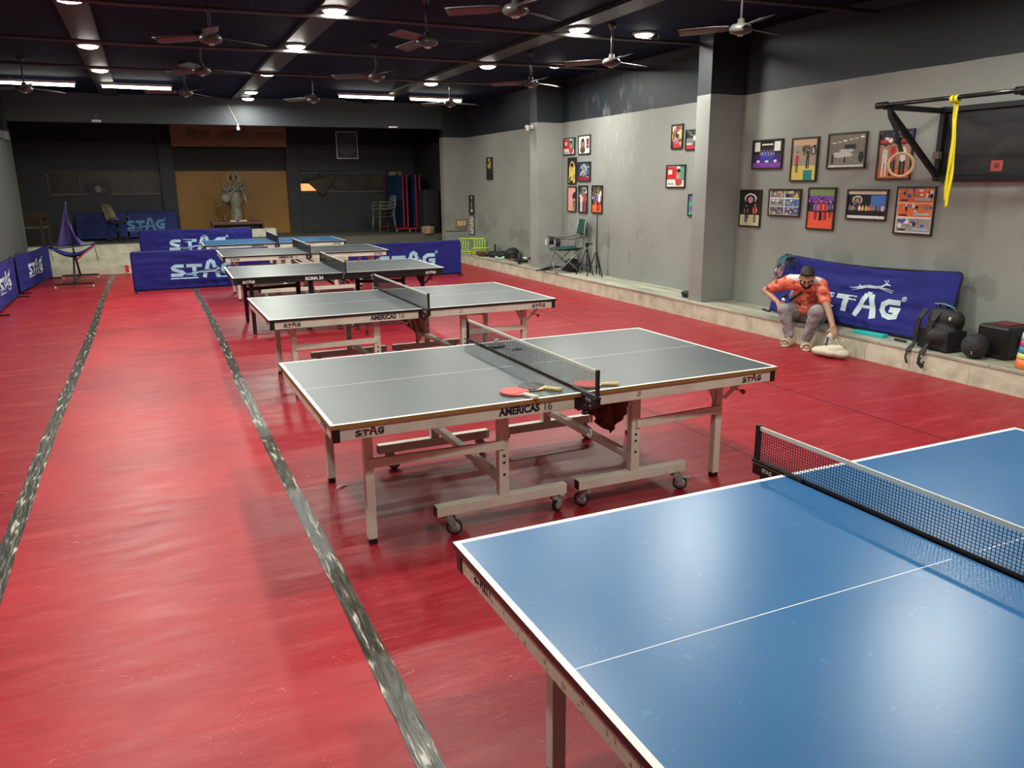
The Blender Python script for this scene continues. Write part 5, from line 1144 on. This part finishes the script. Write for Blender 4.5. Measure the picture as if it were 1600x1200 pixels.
# black bag under chair, umbrella-like case
def lump(name, lb, cat, c, r, m, seed, parts=3, **k):
    mb = MB(); rr = random.Random(seed)
    for i in range(parts): mb.ell(((rr.random() - .5) * r[0] * .8, (rr.random() - .5) * r[1] * .8, r[2] * (.5 + .2 * rr.random())), (r[0] * .55, r[1] * .55, r[2] * .5))
    mb.box((0, 0, r[2] * .2), (r[0] * 1.1, r[1] * 1.1, r[2] * .4)); o = mb.build(name, m, remesh=.014, smooth=5); o.location = c; return tag(o, lb, cat)
lump('gym_bag', 'black bag slumped on the ledge under the camp chair', 'bag', (7.20, 13.34, LZ), (.22, .40, .20), M_FABBLK, 4)
t = thing('folded_umbrella', 'long black folded umbrella lying from the pillar towards the camp chair', 'umbrella', (6.95, 13.72, LZ + .025), R(22))
MB().tube([(-.32, 0, 0), (-.25, 0, .0), (-.05, 0, .012), (.20, 0, .015), (.32, .0, .0)], [.012, .022, .034, .022, .008], 12).build('canopy', M_FABBLK, t); MB().tube([(-.32, 0, 0), (-.42, 0, -.004)], .013, 8).build('handle', M_BLACK, t)
def tripod(lb, loc, hh, spread, top, name, ht):
    t = thing(name, lb, 'stand', loc, R(15))
    MB().cyl((0, 0, spread * .2), (0, 0, hh), .011, 10).build('centre_column', M_BLACKM, t)
    for k in range(3):
        a = 2 * PI * k / 3 + .4; o = MB().tube([(.02 * math.cos(a), .02 * math.sin(a), ht), (spread * math.cos(a), spread * math.sin(a), .01)], .011, 8).build('leg', M_BLACKM, t)
        MB().ell((spread * math.cos(a), spread * math.sin(a), .012), (.014, .014, .012)).build('rubber_foot', M_RUBBER, o)
        MB().bar((0, 0, ht * .35), (spread * .55 * math.cos(a), spread * .55 * math.sin(a), ht * .45), .008, .008).build('spreader', M_BLACKM, t)
    MB().cyl((0, 0, ht - .03), (0, 0, ht + .03), .024, 12).build('collar', M_BLACK, t)
    return t
t = tripod('short black camera tripod between the camp chair and the tall stand', (7.17, 12.70, LZ), .52, .19, 0, 'camera_tripod', .44)
MB().b2((-.03, -.02, .50), (.03, .02, .57)).build('pan_head', M_BLACK, t, bevel=.006); MB().bar((0, 0, .56), (.02, -.12, .55), .02, .02).build('pan_handle', M_BLACK, t)
t = tripod('tall thin black stand on three legs by the lowest photo', (7.17, 12.35, LZ), 1.15, .17, 0, 'light_stand', .42)
MB().cyl((0, 0, 1.13), (0, 0, 1.40), .007, 8).build('upper_tube', M_BLACKM, t)
# far end: yellow hurdles
M_LIME = mat('lime_plastic', (.50, .80, .02), .4)
for k in range(6):
    fall = k == 5
    P_ = []
    for a in range(13):
        u = a / 12; P_.append((.0, 0, 0))
    w_, h_ = .22, .33
    pts = [(0, -w_, 0), (-.02, -w_, .02), (0, -w_ * .95, h_ * .75), (.01, -w_ * .8, h_), (.01, w_ * .8, h_), (0, w_ * .95, h_ * .75), (-.02, w_, .02), (0, w_, 0), (0, 0, .012)]
    o = MB().tube(pts, .013, 8, closed=True).build('agility_hurdle', M_LIME)
    if not fall: o.location = (6.90 + .06 * k, 18.15 - .02 * k, LZ + .014); o.rotation_euler = (0, R(8), R(52))
    else: o.location = (7.02, 17.55, LZ + .014); o.rotation_euler = (R(0), R(-62), R(75))
    tag(o, ['lime yellow hurdle leaning in the upright row, one of five beside the stage', 'lime yellow hurdle fallen flat to the right of the upright row'][fall], 'hurdle', 'upright lime hurdles' if not fall else None)
# weights and kit beyond the far pillar
def plate(lb, c, r, th, ax, rz=0):
    o = MB().lathe([(.012, -th / 2), (r * .9, -th / 2), (r, -th / 4), (r, th / 4), (r * .9, th / 2), (.012, th / 2)], (0, 0, 0), ax, 32).build('weight_plate', M_RUBBER); o.location = c; o.rotation_euler.z = rz; return tag(o, lb, 'weight plate')
plate('black weight plate standing upright against the wall beside the hurdles', (7.28, 17.25, LZ + .131), .13, .04, 'X', R(-20))
plate('black weight plate lying flat before the upright plate', (6.94, 17.12, LZ + .026), .13, .05, 'Z')
lump('kit_bag', 'low black kit bag left of the round bag on the far ledge', 'bag', (7.08, 16.62, LZ), (.22, .40, .14), M_NYL, 8)
o = lump('kit_bag', 'rounded black bag against the far wall beyond the pillar', 'bag', (7.22, 16.05, LZ), (.24, .30, .22), M_NYL, 11)
def dumbbell(lb, c, r, l, m, hm, rz):
    t = thing('dumbbell', lb, 'dumbbell', c, rz)
    MB().cyl((0, -l / 2, 0), (0, l / 2, 0), r * .3, 12).build('grip', hm, t)
    for s in (-1, 1): MB().lathe([(.001, s * l / 2 - .03), (r, s * l / 2 - .028), (r, s * l / 2 + .028), (.001, s * l / 2 + .03)], (0, 0, 0), 'Y', 24).build('weight', m, t)
    return t
dumbbell('large black dumbbell next to the far pillar', (7.02, 15.0, LZ + .115), .115, .26, M_RUBBER, M_STEEL, R(60))
dumbbell('small mint green dumbbell in front of the black bags', (6.93, 16.15, LZ + .036), .036, .15, mat('mint_vinyl', (.35, .62, .45), .45), M_WHITE, R(60))
o = MB().b2((-.06, -.12, 0), (.06, .12, .04)).build('red_block', mat('brown_red_block', (.22, .07, .05), .6), bevel=.005); o.location = (7.06, 15.72, LZ); tag(o, 'flat reddish brick on the ledge before the big dumbbell', 'block')
o = MB().b2((-.10, -.14, 0), (.10, .14, .06)).build('black_block', M_RUBBER, bevel=.01); o.location = (7.1, 15.4, LZ); tag(o, 'flat black block touching the big dumbbell', 'block')
o = MB().b2((-.08, -.12, 0), (.08, .12, .09)).build('brown_box', mat('brown_carton', (.16, .07, .04), .6), bevel=.005); o.location = (6.97, 17.35, LZ); tag(o, 'small brown box under the fallen lime hurdle', 'box')

# ================================================================== WHITE SACK
t = thing('cloth_sack', 'off-white cloth sack lying on the red floor at the man\'s hand', 'sack', (6.56, 6.27, .0))
mb = MB(); mb.ell((0, 0, .062), (.10, .17, .06)); mb.ell((-.02, .09, .055), (.09, .12, .05)); mb.ell((.04, -.12, .06), (.09, .10, .055)); mb.ell((.0, -.05, .10), (.07, .09, .045)); mb.ell((.02, -.1, .12), (.05, .07, .03))
mb.build('sack_body', mat('unbleached_cotton', (.60, .54, .42), .85, bump=(14, .9)), t, remesh=.010, smooth=3)
MB().grid(lambda u, v: Vector((.06 - .03 * v, -.02 - .14 * u, .13 + .03 * math.sin(u * 9) * v + .05 * v)), 14, 6).build('sack_mouth', MT['unbleached_cotton'], t, solid=.005)
t = thing('shoe', 'pale shoe with dark blue marks held above the sack', 'shoe', (6.575, 6.30, .16))
mb = MB(); mb.ell((0, 0, 0), (.038, .045, .05)); mb.ell((.0, -.01, .05), (.032, .038, .055)); mb.build('upper', mat('pale_shoe_leather', (.5, .5, .46), .6), t, remesh=.007, smooth=3)
MB().bar((-.04, -.02, .06), (-.042, .0, -.03), .018, .006, up=(1, 0, 0)).build('blue_stripe', mat('navy_stripe', (.02, .03, .12), .5), t)

# ================================================================== THE SEATED MAN
man = thing('person', 'man in coral and white sports shirt and grey trousers bending down to a white sack', 'person', (6.9, 7.0, .0))
O_ = Vector((6.9, 7.0, 0))
def V3(x, y, z): return Vector((x, y, z)) - O_
pel = V3(7.03, 7.09, .335); hipL = V3(6.98, 7.16, .325); hipR = V3(7.02, 6.97, .325)
chest = V3(6.865, 6.985, .60); spine = V3(6.96, 7.05, .46)
neck = V3(6.755, 6.915, .735); hd = V3(6.635, 6.755, .805)
shL = V3(6.69, 7.10, .715); shR = V3(6.83, 6.735, .705)
elL = V3(6.645, 7.425, .585); wrL = V3(6.60, 7.13, .475); elR = V3(6.70, 6.485, .505); wrR = V3(6.615, 6.30, .325)
knL = V3(6.60, 7.03, .405); knR = V3(6.62, 6.545, .455); anL = V3(6.655, 6.975, .09); anR = V3(6.66, 6.72, .09)
F_ = Vector((-.66, -.72, -.48)).normalized()        # face direction, bowed
U_ = (Vector((0, 0, 1)) - F_ * F_.z).normalized(); U_ = (U_ + F_ * .25).normalized(); F_ = (F_ - U_ * F_.dot(U_)).normalized(); S_ = F_.cross(U_)
HR = Matrix((F_, -S_, U_)).transposed()             # local x forward, z up
def H(x, y, z): return hd + HR @ Vector((x, y, z))
def hand(mb, wr, pd, nd, td, curl, sc=1.0):
    """wr wrist, pd palm direction, nd palm normal (towards what is held), td thumb side"""
    pd = Vector(pd).normalized(); nd = Vector(nd); nd = (nd - pd * nd.dot(pd)).normalized(); td = Vector(td); td = (td - pd * td.dot(pd) - nd * td.dot(nd)).normalized()
    w0 = Vector(wr)
    for k in range(4):
        o = (k - 1.5) * .019 * sc; base = w0 + pd * .085 * sc - td * o
        mb.caps(w0 + pd * .01 - td * o * .6, base, .017 * sc, .0125 * sc, n=10)
        ln = [.038, .044, .041, .031][k] * sc; a = curl[k] if isinstance(curl, (list, tuple)) else curl; p = base; d = pd
        for j in range(3):
            d = (d * math.cos(a) + nd * math.sin(a)).normalized() if j == 0 else (d * math.cos(a * .9) + (nd - d * nd.dot(d)).normalized() * math.sin(a * .9)).normalized()
            d = (d - td * (k - 1.5) * .06).normalized()
            q = p + d * ln * (1, .68, .52)[j]; mb.caps(p, q, (.0092, .0082, .0074)[j] * sc, (.0082, .0074, .0066)[j] * sc, n=10); p = q
    b = w0 + pd * .025 * sc + td * .022 * sc; c1 = b + (pd * .5 + td * .8 + nd * .25).normalized() * .042 * sc; c2 = c1 + (pd * .85 + td * .35 + nd * .45).normalized() * .032 * sc
    mb.caps(w0 + pd * .012, b, .017 * sc, .014 * sc, n=10); mb.caps(b, c1, .0125 * sc, .0105 * sc, n=10); mb.caps(c1, c2, .010 * sc, .008 * sc, n=10)
mb = MB()
# trunk, limbs
mb.caps(hipL, hipR, .115, .115); mb.caps(pel, spine, .125, .13); mb.caps(spine, chest, .13, .125); mb.caps(shL, shR, .068, .068); mb.caps(chest, neck, .11, .075)
mb.caps(neck, H(-.035, 0, -.06), .056, .052)
for hp, kn, an in ((hipL, knL, anL), (hipR, knR, anR)): mb.caps(hp, kn, .088, .058); mb.caps(kn, an, .056, .037)
for sh, el, wr in ((shL, elL, wrL), (shR, elR, wrR)):
    mb.caps(sh, el, .052, .040); m_ = el * .6 + wr * .4; mb.caps(el, m_, .039, .037); mb.caps(m_, wr, .037, .026)
# head: cranium, jaw, nose, brow, lips, ears
mb.ell(hd + HR @ Vector((-.012, 0, .030)), (.092, .074, .088), HR); mb.ell(H(.015, 0, -.035), (.068, .057, .070), HR); mb.ell(H(.048, 0, -.075), (.030, .034, .026), HR)
mb.caps(H(.085, 0, .015), H(.103, 0, -.022), .009, .015); mb.ell(H(.070, 0, .032), (.022, .048, .012), HR); mb.ell(H(.078, 0, -.052), (.014, .024, .010), HR)
for s in (-1, 1):
    mb.ell(H(-.012, s * .077, -.005), (.018, .010, .030), HR); mb.ell(H(.055, s * .042, -.018), (.024, .020, .018), HR)
hand(mb, wrL, (-.42, -.82, -.30), (.1, .1, -1), (.8, -.3, .1), [.28, .25, .3, .38])
hand(mb, wrR, (-.22, -.35, -.9), (.5, .55, -.3), (-.7, .6, .1), [.20, .28, .34, .42])
body = mb.build('body', M_SKIN, man, remesh=.0062, smooth=3)
# hair: cap, sides, beard, brows, eyes
mb = MB(); mb.ell(H(-.024, 0, .052), (.090, .079, .080), HR); mb.ell(H(-.048, 0, .01), (.066, .077, .068), HR); mb.ell(H(.030, 0, .098), (.042, .055, .028), HR); mb.ell(H(-.0, .0, .10), (.06, .06, .035), HR)
mb.build('hair', M_HAIR, man, remesh=.006, smooth=2)
mb = MB(); mb.ell(H(.050, 0, -.085), (.034, .038, .024), HR); mb.tube([H(.0, .062, -.035), H(.025, .056, -.07), H(.062, .025, -.094), H(.07, 0, -.098), H(.062, -.025, -.094), H(.025, -.056, -.07), H(.0, -.062, -.035)], .014, 8)
mb.tube([H(.078, .028, -.048), H(.092, 0, -.038), H(.078, -.028, -.048)], .0075, 8); mb.build('beard', M_HAIR, man, remesh=.005, smooth=1)
for s in (-1, 1):
    MB().tube([H(.088, s * .014, .036), H(.088, s * .03, .040), H(.072, s * .050, .032)], .0048, 6).build('eyebrow', M_HAIR, man)
    e = MB().ell(H(.077, s * .030, .010), (.0115, .0115, .0115)).build('eye', M_WHITE, man); MB().ell(H(.0865, s * .030, .007), (.004, .005, .005)).build('iris', M_HAIR, e)
    MB().ell(H(.0775, s * .030, .0145), (.0125, .0135, .009), HR).build('eyelid', M_SKIN, e)
# shirt: coral with white shoulders
def shirt_mat():
    m = bpy.data.materials.new('coral_shirt_cloth'); m.use_nodes = True; N = m.node_tree.nodes; L = m.node_tree.links; b = N['Principled BSDF']
    tc = N.new('ShaderNodeTexCoord'); v = N.new('ShaderNodeTexVoronoi'); v.inputs['Scale'].default_value = 16; v.distance = 'CHEBYCHEV'; mp = N.new('ShaderNodeMapping'); mp.inputs['Scale'].default_value = (1, 1, 1.8); L.new(tc.outputs['Object'], mp.inputs[0]); L.new(mp.outputs[0], v.inputs['Vector'])
    r = N.new('ShaderNodeValToRGB'); e = r.color_ramp.elements; e[0].position = .0; e[0].color = (.74, .15, .09, 1); e[1].position = 1; e[1].color = (.76, .22, .14, 1); r.color_ramp.interpolation = 'CONSTANT'
    for p_, c_ in ((.12, (.22, .03, .03, 1)), (.2, (.76, .17, .10, 1)), (.5, (.62, .09, .04, 1)), (.68, (.78, .24, .15, 1))): q = e.new(p_); q.color = c_
    sp = N.new('ShaderNodeSeparateColor'); L.new(v.outputs['Color'], sp.inputs[0]); L.new(sp.outputs[0], r.inputs[0]); L.new(r.outputs[0], b.inputs['Base Color']); b.inputs['Roughness'].default_value = .75
    n = N.new('ShaderNodeTexNoise'); n.inputs['Scale'].default_value = 13; L.new(tc.outputs['Object'], n.inputs['Vector']); bp = N.new('ShaderNodeBump'); bp.inputs['Strength'].default_value = .6; bp.inputs['Distance'].default_value = .02; L.new(n.outputs['Fac'], bp.inputs['Height']); L.new(bp.outputs[0], b.inputs['Normal'])
    return m
M_SHIRT = shirt_mat()
mb = MB()
mb.caps(pel + Vector((0, 0, .03)), spine, .142, .150); mb.caps(spine, chest, .150, .143); mb.caps(chest, neck + Vector((.02, .02, -.045)), .126, .088); mb.caps(shL, shR, .084, .084)
for sh, el in ((shL, elL), (shR, elR)): mb.caps(sh, sh * .30 + el * .70, .080, .062)
mb.ell(spine + Vector((-.05, -.04, -.03)), (.13, .14, .11))
sh_o = mb.build('shirt', M_SHIRT, man, remesh=.008, smooth=3, disp=.022)
M_SHW = mat('white_shirt_yoke', (.72, .70, .68), .75)
for s0, s1, dd in ((shL, neck, 1), (shR, neck, -1)):
    mb = MB(); a = s0 * .85 + s1 * .15 + Vector((-.012, -.008, .040)); b = s0 * .25 + s1 * .75 + Vector((-.012, -.010, .030)); mb.caps(a, b, .055, .058); mb.build('shoulder_panel', M_SHW, sh_o, remesh=.008, smooth=3)
# collar, chest badge, bag strap
c0 = neck + Vector((-.02, -.02, -.005)); n = 20; ax = (H(0, 0, -.09) - neck).normalized(); u_ = ax.cross(Vector((1, 0, 0))).normalized(); v_ = ax.cross(u_)
MB().tube([c0 + (u_ * math.cos(2 * PI * k / n) + v_ * math.sin(2 * PI * k / n)) * .066 for k in range(n)], .010, 8, closed=True).build('collar', mat('dark_coral_collar', (.30, .04, .03), .7), sh_o)
fw = Vector((-.72, -.69, 0)); sd = Vector((-.69, .72, 0))
def onfront(a, z, o_): return chest + fw * o_ + sd * a + Vector((0, 0, z))
MB().ell(onfront(-.075, .015, .133), (.010, .010, .018)).build('chest_badge', M_SHW, sh_o)
mb = MB(); P_ = [onfront(-.13, .16, .02), onfront(-.06, .09, .135), onfront(.03, .03, .150), onfront(.11, -.04, .128), onfront(.17, -.10, .02)]
for a, b in zip(P_, P_[1:]): mb.bar(a, b, .030, .008, up=fw)
mb.build('cross_strap', M_FABBLK, man)
# trousers
M_TR = mat('grey_sweatpants', (.27, .245, .25), .8, bump=(11, .9, (1, 1, .6)))
mb = MB(); mb.caps(hipL, hipR, .135, .135)
for hp, kn, an in ((hipL, knL, anL), (hipR, knR, anR)):
    mb.caps(hp, kn, .108, .080); mb.caps(kn, kn * .35 + an * .65, .078, .062); mb.caps(kn * .35 + an * .65, kn * .02 + an * .98 + Vector((0, 0, .03)), .062, .056)
mb.build('trousers', M_TR, man, remesh=.009, smooth=3, disp=.024)
# feet in strap sandals
for an, dx in ((anL, Vector((-.80, -.45, 0))), (anR, Vector((-.62, -.75, 0)))):
    d = dx.normalized(); sd_ = Vector((-d.y, d.x, 0)); heel = Vector((an.x, an.y, 0)) - d * .035; rt = Matrix((d, sd_, Vector((0, 0, 1)))).transposed()
    mb = MB(); mb.caps(an, heel + d * .05 + Vector((0, 0, .055)), .036, .038); mb.caps(heel + d * .04 + Vector((0, 0, .052)), heel + d * .15 + Vector((0, 0, .045)), .034, .032)
    for k in range(5):
        o_ = (k - 2) * .0165; mb.caps(heel + d * .15 + sd_ * o_ * .9 + Vector((0, 0, .043)), heel + d * (.205 - .007 * abs(k - (1 if dx.x < -.7 else 3)) - .006 * k) + sd_ * o_ * 1.15 + Vector((0, 0, .037)), .012, .0095, n=10)
    mb.build('foot', M_SKIN, man, remesh=.006, smooth=2)
    M_SAN = mat('beige_sandal_foam', (.52, .44, .32), .6)
    out = []
    for k in range(28):
        a = 2 * PI * k / 28; x = .125 * math.cos(a); y = (.048 + .008 * math.cos(a)) * math.sin(a) * (1.08 if abs(math.cos(a)) < .9 else 1); out.append(heel + rt @ Vector((.10 + x, y, .002)))
    so = MB().prism(out, (0, 0, .026)).build('sandal_sole', M_SAN, man, bevel=.006)
    for q, w_ in ((.155, .05), (.085, .045)):
        MB().grid(lambda u, v: heel + rt @ Vector((q - .025 + w_ * v, -.056 * math.cos(PI * u), .022 + (.066 if q < .1 else .058) * math.sin(PI * u))), 16, 4).build('sandal_strap', M_SAN, so, solid=.008)
# small grey pouch at his hip
mb = MB(); mb.ell(V3(6.93, 7.24, .52), (.05, .06, .09)); mb.build('shoulder_bag', mat('grey_pouch', (.22, .25, .24), .7), man, remesh=.01, smooth=2)

lump('black_pouch', 'small black pouch lying on the ledge behind the near pillar', 'bag', (7.0, 9.42, LZ), (.10, .14, .09), M_NYL, 21)
